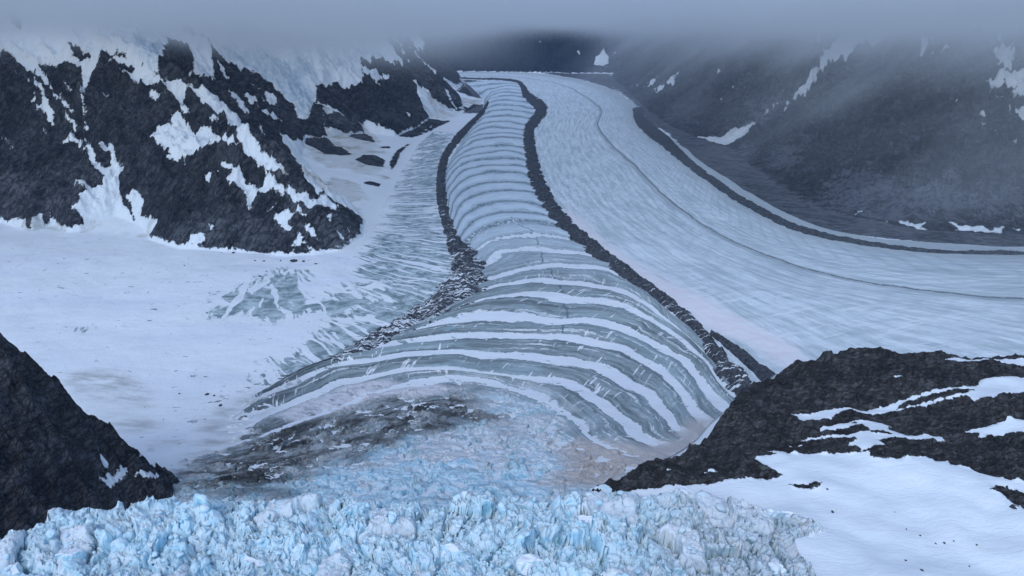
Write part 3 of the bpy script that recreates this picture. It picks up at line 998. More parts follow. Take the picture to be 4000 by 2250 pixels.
m7 = TW == 7
x7, y7, z7 = TX[m7], TY[m7], TZ[m7]
for sc_m, am_ in ((16, 3.2), (5, 1.5), (2.2, .6)):
    TX[m7] += am_ * pn((x7 + z7 * .7) / sc_m, (z7 + y7 * .35) / sc_m + 7.7)
    TY[m7] += am_ * pn((y7 - z7 * .8) / sc_m + 3.3, (z7 * .9 + x7 * .4) / sc_m)
    TZ[m7] += am_ * .5 * pn((x7 + z7) / sc_m - 9.1, (y7 - z7) / sc_m + 1.2)
co = np.stack([TX, TY, TZ], -1)
quads = grid_faces(NR, NC)
fw = TW.reshape(NR, NC)[:-1, :-1].ravel()
valley_left = (TX < 0).reshape(NR, NC)[:-1, :-1].ravel()
for name, sel, keys, mat, lab in (
        ('snow', fw == 0, ('dirt', 'ice', 'rubble', 'ang', 'rad'), M_snow, 'smooth white snow basin and valley floor beside the banded glacier'),
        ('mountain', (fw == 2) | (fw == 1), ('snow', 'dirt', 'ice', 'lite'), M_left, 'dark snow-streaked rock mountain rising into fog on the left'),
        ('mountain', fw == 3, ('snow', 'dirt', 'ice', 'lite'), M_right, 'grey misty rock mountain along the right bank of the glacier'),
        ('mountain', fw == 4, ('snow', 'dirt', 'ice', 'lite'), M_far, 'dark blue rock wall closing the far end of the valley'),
        ('hill', fw == 5, ('snow', 'dirt', 'ice', 'lite'), M_spur, 'dark bare rock spur in the lower left corner above the icefall'),
        ('hill', fw == 6, ('snow', 'dirt', 'ice', 'lite'), M_shelf, 'brown-black rock shoulder with a wide white snowfield on the lower right'),
        ('icefall', fw == 7, ('grey', 'snow'), M_ice, 'broken pale blue ice of the icefall brink along the bottom edge')):
    o = sub_mesh(name, co, quads, sel, {k: A[k] for k in keys}, mat)
    if o:
        tag(o, lab, kind='structure')


# ---------------------------------------------------------------- ribbons laid along the flow
def catmull(P, t):
    """P: (n,...) control rows, t in 0..n-1"""
    P = np.asarray(P, float)
    n = len(P)
    i = np.clip(np.floor(t).astype(int), 0, n - 2)
    f = (t - i).reshape((-1,) + (1,) * (P.ndim - 1))
    p0, p1, p2, p3 = P[np.maximum(i - 1, 0)], P[i], P[i + 1], P[np.minimum(i + 2, n - 1)]
    return .5 * (2 * p1 + (p2 - p0) * f + (2 * p0 - 5 * p1 + 4 * p2 - p3) * f * f + (3 * p1 - p0 - 3 * p2 + p3) * f ** 3)


def resample(P, n, smooth=True):
    P = np.asarray(P, float)
    if smooth:
        P = catmull(P, np.linspace(0, len(P) - 1, len(P) * 8))
    L = np.r_[0, np.cumsum(np.hypot(*np.diff(P[:, :2], axis=0).T))]
    t = np.linspace(0, L[-1], n)
    return np.stack([np.interp(t, L, P[:, k]) for k in range(P.shape[1])], -1)


ARCS = [
    (-5.0, [(240, 1290), (500, 1295), (800, 1300), (1000, 1310), (1200, 1310), (1350, 1312), (1450, 1310), (1500, 1300), (1560, 1280)]),
    (-2.0, [(360, 1190), (520, 1183), (720, 1150), (900, 1115), (1080, 1100), (1230, 1110), (1380, 1150), (1500, 1190), (1610, 1205)]),
    (0.0, [(540, 1140), (700, 1085), (850, 1025), (960, 980), (1100, 962), (1228, 965), (1317, 987), (1424, 1037), (1500, 1110), (1650, 1170)]),
    (1.0, [(560, 1100), (640, 1060), (711, 1026), (837, 966), (908, 952), (997, 934), (1104, 931), (1210, 942), (1335, 955), (1441, 977), (1512, 1009), (1566, 1055), (1610, 1100), (1700, 1145)]),
    (2.0, [(569, 1048), (700, 980), (837, 921), (926, 906), (1015, 892), (1157, 888), (1228, 892), (1335, 899), (1441, 913), (1512, 934), (1584, 966), (1637, 998), (1670, 1041), (1700, 1080), (1750, 1110)]),
    (3.0, [(590, 1030), (720, 958), (820, 912), (908, 881), (997, 860), (1121, 846), (1246, 842), (1370, 847), (1477, 863), (1566, 881), (1637, 917), (1690, 959), (1726, 998), (1748, 1040), (1785, 1070)]),
    (4.0, [(700, 965), (820, 905), (940, 865), (1086, 812), (1157, 799), (1246, 794), (1335, 799), (1424, 805), (1512, 808), (1584, 831), (1655, 867), (1708, 902), (1750, 945), (1785, 990), (1830, 1030)]),
    (5.0, [(900, 885), (1000, 845), (1090, 805), (1164, 772), (1228, 753), (1299, 741), (1370, 741), (1441, 750), (1530, 757), (1584, 778), (1655, 815), (1708, 848), (1760, 895), (1805, 950), (1850, 1000)]),
    (6.0, [(1100, 790), (1170, 745), (1221, 728), (1264, 718), (1352, 711), (1424, 707), (1495, 711), (1548, 724), (1600, 752), (1660, 795), (1715, 835), (1770, 885), (1820, 940)]),
    (7.0, [(1150, 742), (1190, 722), (1230, 703), (1290, 685), (1352, 672), (1424, 667), (1495, 670), (1545, 684), (1600, 712), (1660, 760), (1720, 805), (1775, 855)]),
    (8.0, [(1160, 710), (1190, 690), (1215, 668), (1260, 640), (1330, 627), (1400, 626), (1460, 634), (1520, 653), (1580, 688), (1640, 735)]),
    (9.0, [(1158, 668), (1175, 655), (1195, 632), (1235, 608), (1300, 592), (1360, 590), (1420, 598), (1480, 618), (1530, 648)]),
    (10.0, [(1150, 645), (1160, 620), (1182, 595), (1220, 570), (1275, 556), (1325, 554), (1380, 560), (1430, 578), (1480, 615)]),
    (14.0, [(1130, 560), (1138, 525), (1142, 505), (1165, 482), (1200, 466), (1240, 460), (1285, 459), (1330, 466), (1365, 485)]),
    (17.0, [(1122, 500), (1122, 465), (1136, 438), (1162, 415), (1200, 402), (1240, 398), (1280, 397), (1315, 402), (1345, 414)]),
    (20.0, [(1122, 430), (1134, 405), (1152, 382), (1175, 365), (1205, 352), (1240, 347), (1270, 346), (1300, 349), (1330, 356)]),
    (24.0, [(1160, 358), (1176, 338), (1188, 320), (1205, 305), (1225, 295), (1255, 290), (1285, 290), (1315, 294), (1350, 303)]),
    (30.0, [(1218, 262), (1224, 246), (1232, 237), (1242, 231), (1255, 227), (1270, 225), (1285, 225), (1300, 226), (1318, 229)]),
    (33.0, [(1170, 207), (1190, 205), (1210, 204), (1230, 203), (1250, 203), (1265, 203), (1280, 204), (1292, 206), (1302, 209)]),
]
phi_k = np.array([a[0] for a in ARCS])
NU = 60
rows = np.stack([resample(on_surface(a[1], V), NU)[:, :2] for a in ARCS])
nO_r, nO_c = int(1500 * Q), int(820 * Q)
# more rows near the camera
s = np.linspace(0, 1, nO_r)
phis = -5 + 38 * (.50 * s + .50 * s ** 2.4) / 1.0
tk = np.interp(phis, phi_k, np.arange(len(phi_k)))
PR = catmull(rows, tk)
uu = np.linspace(0, 1, nO_c)
ui = uu * (NU - 1)
i0 = np.minimum(ui.astype(int), NU - 2)
fu = (ui - i0)[None, :, None]
PO = PR[:, i0] * (1 - fu) + PR[:, i0 + 1] * fu
X, Y = PO[..., 0].ravel(), PO[..., 1].ravel()
PHI = np.repeat(phis, nO_c)
U = np.tile(uu, nO_r)
ph = PHI + fbm(U * 6, PHI * .5, 1, 3, .5, 5) * .09 + fbm(X, Y, 120, 4, .55, 6) * .08 + fbm(X, Y, 300, 2, .5, 16) * .12
wave = np.cos(2 * np.pi * ph)
near = sstep(9, 3, PHI)
amp = (2.0 + 4.0 * sstep(12, 5, PHI)) * sstep(-2.0, 1.2, PHI) * sstep(0, .08, U) * sstep(1, .92, U)
zO = V(X, Y) + 3.0 - amp * wave
# broken lower apron
br = sstep(1.0, -1.6, PHI + fbm(X, Y, 90, 3) * .8)
mk = br > 0.01
wx = X[mk] + fbm(X[mk], Y[mk], 25, 3, .5, 91) * 8
wy = Y[mk] + fbm(X[mk], Y[mk], 25, 3, .5, 92) * 8
F1, F2, rv, tl = voro(wx, wy, 17, 5)
zb = (rv - .5) * 7 + tl * 6 - 3.5 * np.exp(-(F2 - F1) * 7)
F1, F2, rv, tl = voro(wx, wy, 6.5, 6)
zb += (rv - .5) * 2.2 + tl * 2 + fbm(X[mk], Y[mk], 4, 3, .6) * .7
left_dirt = sstep(0, 1, br[mk])
zO[mk] += zb * left_dirt * (.35 + .9 * sstep(-.25, .35, fbm(X[mk], Y[mk], 70, 3, .5, 28)))
zO += fbm(X, Y, 16, 3, .55, 8) * .8
zO -= 9 * sstep(.045, 0, U + fbm(X, Y, 50, 4, .6, 27) * .05) * (PHI < 6)
vis = PHI < 8
BW = np.interp(PHI, [0, 1, 2, 3, 4, 5, 6, 7, 8], [.10, .12, .14, .15, .17, .14, .10, .07, .03]) + .075 * fbm(U * 7, PHI * 1.5, 1, 4, .6, 9) + .10 * sstep(.82, 1.0, U) + .06 * sstep(.25, .0, U)
band = BW - np.abs(ph - np.round(ph)) + fbm(X, Y, 9, 3, .6, 12) * .02
n_s = np.clip(band * 10, -1, 1)
fade = sstep(7.4, 5.4, ph) * sstep(-.45, .1, ph + fbm(U * 10, PHI, 1, 3) * .3)
snowO = np.where(fade > 0, n_s * 1.5 + (fade - 1) * 5, -5)
ltip = sstep(.17, .0, U + fbm(X, Y, 40, 4, .6, 17) * .06 + .02 * np.abs(PHI - 1.5)) * (PHI < 4.5) * (PHI > -1.5)
snowO = np.maximum(snowO, -5 + ltip * 8)
DIRT = on_surface([(470, 1185), (560, 1135), (660, 1085), (800, 1050), (900, 995), (960, 970), (1080, 965), (1150, 985), (1210, 1030), (1240, 1050), (1120, 1085), (1000, 1110),
                   (900, 1160), (780, 1195), (700, 1240), (480, 1250), (460, 1215)], V)[:, :2]
dO = sstep(-65, 55, mask_sd(X, Y, [DIRT], [], 100.) + fbm(X, Y, 90, 4, .6, 37) * 30)
GREY = on_surface([(1400, 1120), (1500, 1110), (1610, 1130), (1700, 1110), (1740, 1060), (1790, 1060), (1740, 1140), (1640, 1165), (1530, 1230), (1400, 1225), (1430, 1170)], V)[:, :2]
gO = sstep(-40, 30, mask_sd(X, Y, [GREY], [], 100.))
SNOWB = on_surface([(690, 1055), (760, 1010), (880, 972), (960, 962), (1090, 968), (1150, 985), (1060, 1000), (960, 1000), (860, 1040), (760, 1062)], V)[:, :2]
sO = sstep(-25, 20, mask_sd(X, Y, [SNOWB], [], 100.))

CHN = resample(on_surface([(1286, 548), (1312, 572), (1338, 582), (1352, 612), (1366, 632), (1364, 660), (1382, 682), (1402, 706), (1412, 730), (1424, 746), (1421, 770), (1427, 798), (1417, 822), (1416, 846)], V), 60)[:, :2]
CHN = CHN + np.stack([rng.normal(0, 3, 60), rng.normal(0, 3, 60)], -1)
chn = np.full(X.shape, 99.)
cb = near_box(X, Y, CHN, 20)
for a_, b_ in zip(CHN[:-1], CHN[1:]):
    e_ = b_ - a_
    t_ = np.clip(((X[cb] - a_[0]) * e_[0] + (Y[cb] - a_[1]) * e_[1]) / (e_ @ e_ + 1e-9), 0, 1)
    chn[cb] = np.minimum(chn[cb], np.hypot(X[cb] - a_[0] - t_ * e_[0], Y[cb] - a_[1] - t_ * e_[1]))
chn = sstep(3.2, 1.2, chn)
zO -= chn * 1.5

n = NT('ogive_ice')
ph_ = n.attr('phi')
u_ = n.attr('u')
cyc = n.f('COSINE', n.mul(ph_, 2 * math.pi))
st = n.noise(n.vec(n.mul(u_, 9), n.mul(ph_, 9)), 1, 7, .72, .3)
st2 = n.noise(n.vec(n.mul(u_, 60), n.mul(ph_, 10)), 1, 5, .65)
ice = n.mix(n.step(st, .32, .66), (.105, .14, .15), (.34, .41, .435))
ice = n.mix(n.mul(n.step(n.noise(n.vec(n.mul(u_, 4), n.mul(ph_, 1.3)), 1, 4), .48, .62), .35), ice, (.42, .56, .62))
# far ogives: pale crests, grey hollows
pale = n.mix(n.step(st, .3, .7), (.50, .60, .68), (.70, .78, .85))
hol = n.step(n.add(n.add(cyc, n.mad(st, 2.2, -1.1)), n.mul(n.f('COSINE', n.mul(ph_, 4 * math.pi * 2)), n.mul(st2, .5))), .05, .95)
farc = n.mix(hol, pale, n.mix(n.step(st2, .35, .65), (.13, .175, .20), (.36, .45, .50)))
fk = n.step(ph_, 5.0, 11.0)
col = n.mix(fk, ice, farc)
# dark rock dust along the left part
lf = n.mul(n.step(n.add(u_, n.mad(st2, .25, -.12)), .30, .03), n.step(ph_, 14., 4.5))
dk = n.step(n.noise(n.vec(n.mul(u_, 8), n.mul(ph_, 14)), 1, 6, .75), .44, .6)
col = n.mix(n.mul(n.mul(lf, dk), .85), col, (.045, .055, .062))
col = n.mix(n.mul(n.mul(n.step(st2, .42, .30), n.step(ph_, 9., 6.)), .55), col, (.085, .11, .12))
dkb = n.mul(n.step(n.noise(n.vec(n.mul(u_, 5), n.mul(ph_, 6)), 1, 6, .75), .49, .60), n.step(ph_, 6., 4.))
dkl = n.mul(dkb, n.step(u_, .62, .30))
col = n.mix(n.mul(dkl, .8), col, (.055, .062, .066))
sk = n.noise(n.vec(n.mul(u_, 4.), n.mul(ph_, 8.)), 1, 5, .68, .3)
skm = n.mul(n.mul(n.step(sk, .575, .61), n.step(ph_, 9., 6.)), n.step(n.noise(n.vec(n.mul(u_, 90.), n.mul(ph_, 9.)), 1, 3), .38, .5))
col = n.mix(n.mul(skm, .85), col, SNOW)
# snow-filled cross cracks
ck = n.noise(n.vec(n.mul(u_, 130), n.add(n.mul(ph_, 1.6), n.mul(u_, 20))), 1, 2, .5)
ckm = n.mul(n.step(ck, .61, .645), n.mul(n.step(n.noise(n.vec(n.mul(u_, 9), n.mul(ph_, 2)), 1, 2), .42, .55), n.step(ph_, 8., 5.)))
ckm = n.mul(ckm, n.step(ph_, -.2, .6))
# blue melt pools
mp = n.step(n.noise(n.pos, 1 / 42., 4, .6), .66, .72)
col = n.mix(n.mul(mp, .35), col, (.16, .50, .56))
# broken apron
bk = n.attr('broken')
a1 = n.noise(n.pos, 1 / 14., 6, .68, .5)
a2 = n.noise(n.pos, 1 / 60., 5, .6)
apc = n.mix(n.step(a1, .35, .60), (.34, .54, .66), (.72, .80, .86))
apc = n.mix(n.step(a2, .40, .6), apc, n.mix(n.step(a1, .40, .6), (.42, .50, .54), (.74, .76, .80)))
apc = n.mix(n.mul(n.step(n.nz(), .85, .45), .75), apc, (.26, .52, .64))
apc = n.mix(n.mul(n.step(n.noise(n.scaled(n.pos, .3, 1, 1, R(25)), 1 / 30., 5), .46, .62), .55), apc, (.62, .62, .66))
aw = n.noise(n.vec(n.mul(u_, 5.), n.mul(ph_, 6.5)), 1, 6, .7, .5)
apc = n.mix(n.mul(n.step(aw, .52, .60), .8), apc, (.74, .76, .80))
apc = n.mix(n.mul(n.step(n.add(n.noise(n.pos, 1 / 75., 5, .65, .5), n.mul(n.step(ph_, -2.2, -3.6), .16)), .54, .66), .75), apc, n.mix(n.step(a1, .35, .6), (.30, .62, .80), (.62, .82, .93)))
col = n.mix(bk, col, apc)
s_ = n.add(n.attr('snow'), n.add(n.mad(n.noise(n.pos, 1 / 6., 5, .7), 2.6, -1.3), n.mad(st2, 2.0, -1.0)))
sm = n.f('MAXIMUM', n.step(s_, -.12, .12), ckm)
col = n.mix(sm, col, n.mix(n.step(n.noise(n.pos, 1 / 70., 3), .45, .7), SNOW, (.76, .75, .80)))
dg = n.noise(n.vec(n.mul(u_, 7.), n.mul(ph_, 5.)), 1, 6, .7, .4)
col = n.mix(n.mul(n.step(dg, .50, .66), n.step(ph_, 9., 7.)), col, n.mix(.45, col, (.22, .26, .28)))
col = n.mix(n.mul(n.attr('channel'), .85), col, (.05, .13, .15))
gn = n.noise(n.scaled(n.pos, .6, 1, 1), 1 / 18., 6, .7)
col = n.mix(n.mul(n.attr('dust'), n.step(n.add(gn, n.mul(n.attr('dust'), .2)), .38, .6)), col, (.50, .47, .46))
sw = n.noise(n.vec(n.mul(u_, 6.), n.mul(ph_, 1.6)), 1, 7, .68, 1.4)
sw2 = n.noise(n.vec(n.mul(u_, 26.), n.mul(ph_, 9.)), 1, 6, .72, .6)
dc = n.mix(n.step(n.add(n.mul(sw, .75), n.mul(sw2, .3)), .42, .68), (.038, .042, .043), (.23, .24, .24))
col = n.mix(n.mul(n.attr('mud'), n.mad(n.step(sw, .62, .45), .5, .5), True), col, dc)
col = n.mix(n.mul(n.attr('slush'), n.step(n.add(gn, n.mul(sw, .5)), .55, .75)), col, (.66, .66, .70))
M_ogive = n.out(col, .7, n.bump(n.add(st, n.mul(a1, n.mad(bk, 2.0, .4))), 2.6, .7))
og = make_mesh('glacier', np.stack([X, Y, zO], -1), grid_faces(nO_r, nO_c), {'phi': ph, 'u': U, 'snow': snowO, 'broken': br, 'mud': dO, 'dust': gO, 'slush': sO, 'channel': chn}, M_ogive)
tag(og, 'banded glacier tongue with curved white and grey arcs below the icefall', kind='structure')

# ---- wide trunk glacier on the right
ST = [  # inner edge, thin dark line, outer dark line, outer edge
    [(1130, 197), (1130, 192), (1130, 182.5), (1130, 181)], [(1250, 200), (1280, 194), (1300, 184), (1302, 182.5)], [(1298, 207), (1372, 203), (1404, 195), (1410, 191)],
    [(1318, 232), (1434, 220), (1474, 211), (1482, 207)], [(1352, 262), (1477, 245), (1528, 229), (1536, 224)], [(1350, 300), (1509, 270), (1564, 252), (1574, 247)],
    [(1328, 335), (1512, 291), (1594, 277), (1608, 272)], [(1335, 380), (1504, 316), (1600, 308), (1614, 303)], [(1345, 430), (1534, 359), (1648, 347), (1668, 334)],
    [(1362, 485), (1584, 405), (1697, 385), (1722, 372)], [(1395, 535), (1637, 459), (1748, 423), (1775, 416)], [(1440, 582), (1727, 536), (1852, 498), (1878, 482)],
    [(1500, 630), (1816, 593), (1994, 572), (2012, 552)], [(1600, 700), (1923, 641), (2136, 607), (2150, 591)], [(1680, 755), (2101, 695), (2350, 634), (2352, 612)],
    [(1780, 850), (2350, 734), (2700, 643), (2702, 624)], [(1900, 975), (2800, 770), (3300, 655), (3302, 634)], [(2080, 1130), (3500, 810), (4300, 672), (4302, 650)]]
CW = np.stack([on_surface(r, V)[:, :2] for r in ST])
nT_r, nT_c = int(900 * Q), int(620 * Q)
kk = np.linspace(0, len(ST) - 1, nT_r)
PRt = catmull(CW, kk)
vv_ = np.linspace(0, 3, nT_c)
cpos = np.interp(np.linspace(0, 1, nT_c), [0, .5, .93, 1], [0, 1, 2, 3])
i0 = np.minimum(cpos.astype(int), 2)
fu = (cpos - i0)[None, :, None]
PT = PRt[:, i0] * (1 - fu) + PRt[:, i0 + 1] * fu
X, Y = PT[..., 0].ravel(), PT[..., 1].ravel()
S_ = np.repeat(kk, nT_c)
Vc = np.tile(cpos, nT_r)
zT = V(X, Y) + 2.0 + fbm(X, Y, 45, 3, .5, 15) * 1.3 * sstep(6000, 2500, Y) + 5 * np.sin(np.pi * np.clip(Vc, 0, 1)) + 5 * np.sin(np.pi * np.clip(Vc - 1, 0, 1))
PINK = on_surface([(1430, 520), (1470, 560), (1560, 640), (1700, 720), (1820, 780), (1990, 870), (2060, 925), (1990, 935), (1900, 880), (1780, 830), (1660, 745), (1500, 640), (1420, 560)], V)[:, :2]
pk = sstep(-45, 40, mask_sd(X, Y, [PINK], [], 100.))
FR = on_surface([(1500, 640), (1640, 640), (1800, 700), (2000, 740), (2300, 770), (2576, 790), (2700, 900), (2000, 930), (1800, 850), (1600, 720)], V)[:, :2]
wk = sstep(-120, 80, mask_sd(X, Y, [FR], [], 150.))
MC = resample(CW[:, 1], 4000, True)
Lw = np.r_[0, np.cumsum(np.hypot(*np.diff(resample(CW[:, 1], nT_r * 1)[:, :2], axis=0).T))]
Larc = np.interp(kk, np.arange(len(ST)), np.r_[0, np.cumsum(np.hypot(*np.diff(CW[:, 1], axis=0).T))])
n = NT('trunk_ice')
lv = n.attr('v')
ls = n.attr('s')       # hundreds of metres along the flow
t1 = n.noise(n.vec(n.mul(lv, 26), n.mul(ls, .30)), 1, 8, .72, .2)
t2 = n.noise(n.vec(n.mul(lv, 130), n.mul(ls, 1.6)), 1, 5, .7)
t3 = n.noise(n.scaled(n.pos, .55, 1, 1, R(20)), 1 / 28., 5, .7)
base = n.mix(n.step(t1, .36, .62), (.44, .52, .56), (.73, .80, .85))
base = n.mix(n.mul(n.step(t2, .50, .68), .55), base, (.34, .42, .46))
base = n.mix(n.mul(n.step(t3, .54, .70), .22), base, (.30, .385, .43))
# arched faint bands beside the thin dark line
q = n.f('ABSOLUTE', n.sub(lv, 1.35))
ar = n.f('SINE', n.add(n.mul(ls, 7.5), n.add(n.mul(q, 42.), n.mul(t1, 5))))
am = n.mul(n.mul(n.step(ar, .2, .9), n.step(lv, 1.0, 1.15)), n.mul(n.step(lv, 1.95, 1.75), .30))
base = n.mix(am, base, (.36, .44, .47))
ar2 = n.f('SINE', n.add(n.mul(ls, 6.0), n.add(n.mul(n.f('ABSOLUTE', n.sub(lv, .55)), 30.), n.mul(t1, 6))))
base = n.mix(n.mul(n.mul(n.step(ar2, .35, .95), n.step(lv, 1.0, .85)), .16), base, (.36, .44, .47))
brn = n.mul(n.step(n.add(lv, n.mad(t1, .5, -.25)), 1.55, 1.98), .45)
base = n.mix(brn, base, (.33, .365, .36))
# snow-filled cracks lower right
c1 = n.noise(n.scaled(n.pos, .07, 1.0, 1, R(-20)), 1 / 16., 2, .5)
c2 = n.noise(n.scaled(n.pos, .14, 1.0, 1, R(-20)), 1 / 34., 5, .65)
cm = n.mul(n.step(c1, .60, .66), n.attr('cracks'))
base = n.mix(n.mul(n.mul(n.step(c2, .42, .62), n.attr('cracks')), .28), base, (.70, .77, .84))
base = n.mix(n.mul(cm, .5), base, SNOW)
pinkm = n.mul(n.attr('pink'), n.step(n.add(t1, n.mul(n.attr('pink'), .25)), .42, .66))
base = n.mix(pinkm, base, n.mix(n.step(n.noise(n.pos, 1 / 40., 4), .4, .7), (.76, .76, .80), (.77, .71, .75)))
# thin dark line and outer dark line
wob = n.mad(n.noise(n.vec(n.mul(ls, 2.), 3.3), 1, 4), .010, -.005)
l1 = n.f('ABSOLUTE', n.sub(n.add(lv, wob), 1.0))
l1 = n.sub(l1, n.mad(n.noise(n.vec(n.mul(ls, 3.), n.mul(lv, 40.)), 1, 5, .7), .03, -.016))
ln1 = n.mul(n.step(l1, .018, .006), n.step(n.noise(n.vec(n.mul(ls, 7.), n.mul(lv, 20.)), 1, 5, .7), .36, .52))
base = n.mix(n.mul(ln1, .9), base, (.06, .075, .085))
base = n.mix(n.mul(n.step(n.f('ABSOLUTE', n.sub(lv, .985)), .06, .01), .45), base, (.22, .26, .28))
M_trunk = n.out(base, .75, n.bump(n.add(t1, n.add(t2, t3)), 2.5, .45))
tr = make_mesh('glacier', np.stack([X, Y, zT], -1), grid_faces(nT_r, nT_c), {'v': Vc, 's': np.repeat(Larc, nT_c) / 100., 'pink': pk, 'cracks': wk}, M_trunk)
tag(tr, 'wide pale blue valley glacier sweeping round to the right', kind='structure')


# ---- moraines: low ridges of dark rubble riding on the ice
def moraine_mat(name, stripes):
    n = NT(name)
    a = n.noise(n.pos, 1 / 11., 6, .75)
    b = n.noise(n.pos, 1 / 60., 4, .6)
    col = n.mix(n.step(a, .3, .75), (.014, .018, .025), (.12, .13, .15))
    col = n.mix(n.mul(n.step(b, .5, .7), .3), col, (.09, .10, .11))
    X, Y, _ = n.xyz()
    wv = n.mul(n.noise(n.pos, 1 / 130., 3), 50)
    v2 = n.vec(n.add(X, wv), n.add(Y, wv))
    cr = n.noise(n.scaled(v2, .045, 1., 1, R(-7)), 1 / 7.5, 3, .6)
    cs = n.attr('stripe')
    s = n.add(cr, n.mul(cs, .20))
    sm = n.step(s, .655, .70)
    col = n.mix(sm, col, (.68, .73, .78))
    return n.out(col, .9, n.bump(n.add(a, b), 4, .8))


M_mor = moraine_mat('moraine_rubble', True)


def ribbon(name, pts, widths, height, stripe, lab, nr=900, nc=44, rag=1.0, off=3.0, seed=1):
    pts = catmull(np.array(pts, float), np.linspace(0, len(pts) - 1, len(pts) * 10))
    wd = catmull(np.array(widths, float)[:, None], np.linspace(0, len(widths) - 1, len(pts)))[:, 0]
    d = np.gradient(pts, axis=0)
    d /= np.hypot(d[:, 0], d[:, 1])[:, None] + 1e-9
    nm = np.stack([-d[:, 1], d[:, 0]], -1)
    Lp = on_surface(pts + nm * wd[:, None], V)[:, :2]
    Rp = on_surface(pts - nm * wd[:, None], V)[:, :2]
    both = np.concatenate([Lp, Rp], 1)
    L = np.r_[0, np.cumsum(np.hypot(*np.diff((Lp + Rp) / 2, axis=0).T))]
    # finer near the camera
    key = np.r_[0, np.cumsum(np.hypot(*np.diff((Lp + Rp) / 2, axis=0).T) / np.hypot(*((Lp + Rp) / 2)[1:].T) ** 1.3)]
    t = np.linspace(0, key[-1], nr)
    B = np.stack([np.interp(t, key, both[:, k]) for k in range(4)], -1)
    st = np.interp(t, key, np.interp(np.linspace(0, 1, len(key)), np.linspace(0, 1, len(stripe)), stripe))
    c = np.linspace(-1.35, 1.35, nc)
    mid = (B[:, :2] + B[:, 2:]) / 2
    half = (B[:, :2] - B[:, 2:]) / 2
    P = mid[:, None, :] + half[:, None, :] * c[None, :, None]
    X, Y = P[..., 0].ravel(), P[..., 1].ravel()
    hw = np.repeat(np.hypot(half[:, 0], half[:, 1]), nc)
    cc = np.tile(c, nr)
    nse = (fbm(X, Y, 60, 4, .6, seed) * .95 + fbm(X, Y, 14, 3, .6, seed + 1) * .5) * rag
    prof = 1 - cc ** 2 + nse
    z = V(X, Y) + off + np.minimum(height, hw * .25 + 2) * prof
    z = np.where(np.abs(cc) > 1.3, z - 12, z)
    co = np.stack([X, Y, z], -1)
    q = grid_faces(nr, nc)
    o = make_mesh(name, co, q, {'stripe': np.repeat(st, nc)}, M_mor)
    tag(o, lab, kind='structure')
    return o


ribbon('moraine', [(1228, 258), (1212, 285), (1185, 313), (1150, 350), (1120, 395), (1110, 450), (1112, 500), (1125, 560), (1142, 610), (1168, 650), (1180, 690), (1160, 725), (1120, 752),
                   (1075, 785), (1020, 818), (955, 850), (890, 885), (820, 915)],
       [3, 5, 6.5, 8, 8, 10, 11, 12, 16, 30, 44, 40, 30, 24, 20, 15, 9, 4], 9, [-.4, -.3, -.2, -.1, .1, .3, .5, .7, .8, .75, .7, .6],
       'left moraine, a black rubble band crossed by white snow stripes', nr=1500, nc=90, rag=1.0, seed=3)
ribbon('moraine', [(1140, 196.5), (1200, 199), (1260, 200.5), (1300, 206), (1316, 220), (1325, 240), (1352, 262), (1364, 278), (1348, 302), (1331, 328), (1334, 375), (1343, 425), (1360, 475), (1393, 532), (1440, 582), (1500, 632), (1560, 675),
                   (1622, 722), (1680, 762), (1735, 808), (1778, 858), (1815, 915), (1855, 965), (1900, 1010)],
       [.8, 1, 1.4, 3, 6, 9, 12, 13, 12, 12, 13, 15, 16, 16, 15, 14, 13, 12, 11, 11, 14, 20, 26, 30], 11, [-.6, -.6, -.6, -.4, -.2, -.1, .1, .35, .45, .5],
       'broad winding black moraine between the banded tongue and the wide glacier', nr=1600, nc=70, rag=.9, off=4, seed=7)
ribbon('moraine', [(1602, 272), (1612, 305), (1640, 332), (1674, 358), (1710, 392), (1748, 424), (1800, 462), (1852, 498), (1887, 518), (1940, 547), (1994, 572), (2060, 592), (2136, 608), (2240, 624), (2350, 635), (2576, 640), (2900, 645)],
       [10, 12, 14, 13, 11, 9, 8.5, 8.5, 8.5, 8, 7.5, 6.5, 5.5, 4, 3.2, 2.6, 2.5], 8, [-.6, -.6, -.4],
       'narrow dark moraine line near the right bank under the grey mountain', nr=900, nc=30, rag=.6, off=5, seed=13)
ribbon('moraine', [(1788, 838), (1820, 862), (1860, 893), (1900, 925), (1940, 958)], [4, 7, 9, 12, 16], 6, [0, 0],
       'short dark strip of rubble just right of the broad black moraine', nr=300, nc=30, rag=.8, off=6, seed=19)

# ---------------------------------------------------------------- loose ice blocks on the brink (uncountable)
ico_v, ico_f = None, None
import bmesh
bm = bmesh.new()
bmesh.ops.create_icosphere(bm, subdivisions=2, radius=1)
ico_v = np.array([v.co[:] for v in bm.verts])
ico_f = np.array([[v.index for v in f.verts] for f in bm.faces])
bm.free()


def chip(v, k, r):
    """cut a ball by k random planes into an angular lump"""
    v = v.copy()
    for _ in range(k):
        d = r.normal(size=3)
        d /= np.linalg.norm(d)
        c = r.uniform(.45, .85)
        p = v @ d
        m = p > c
        v[m] -= np.outer(p[m] - c, d)
    return v


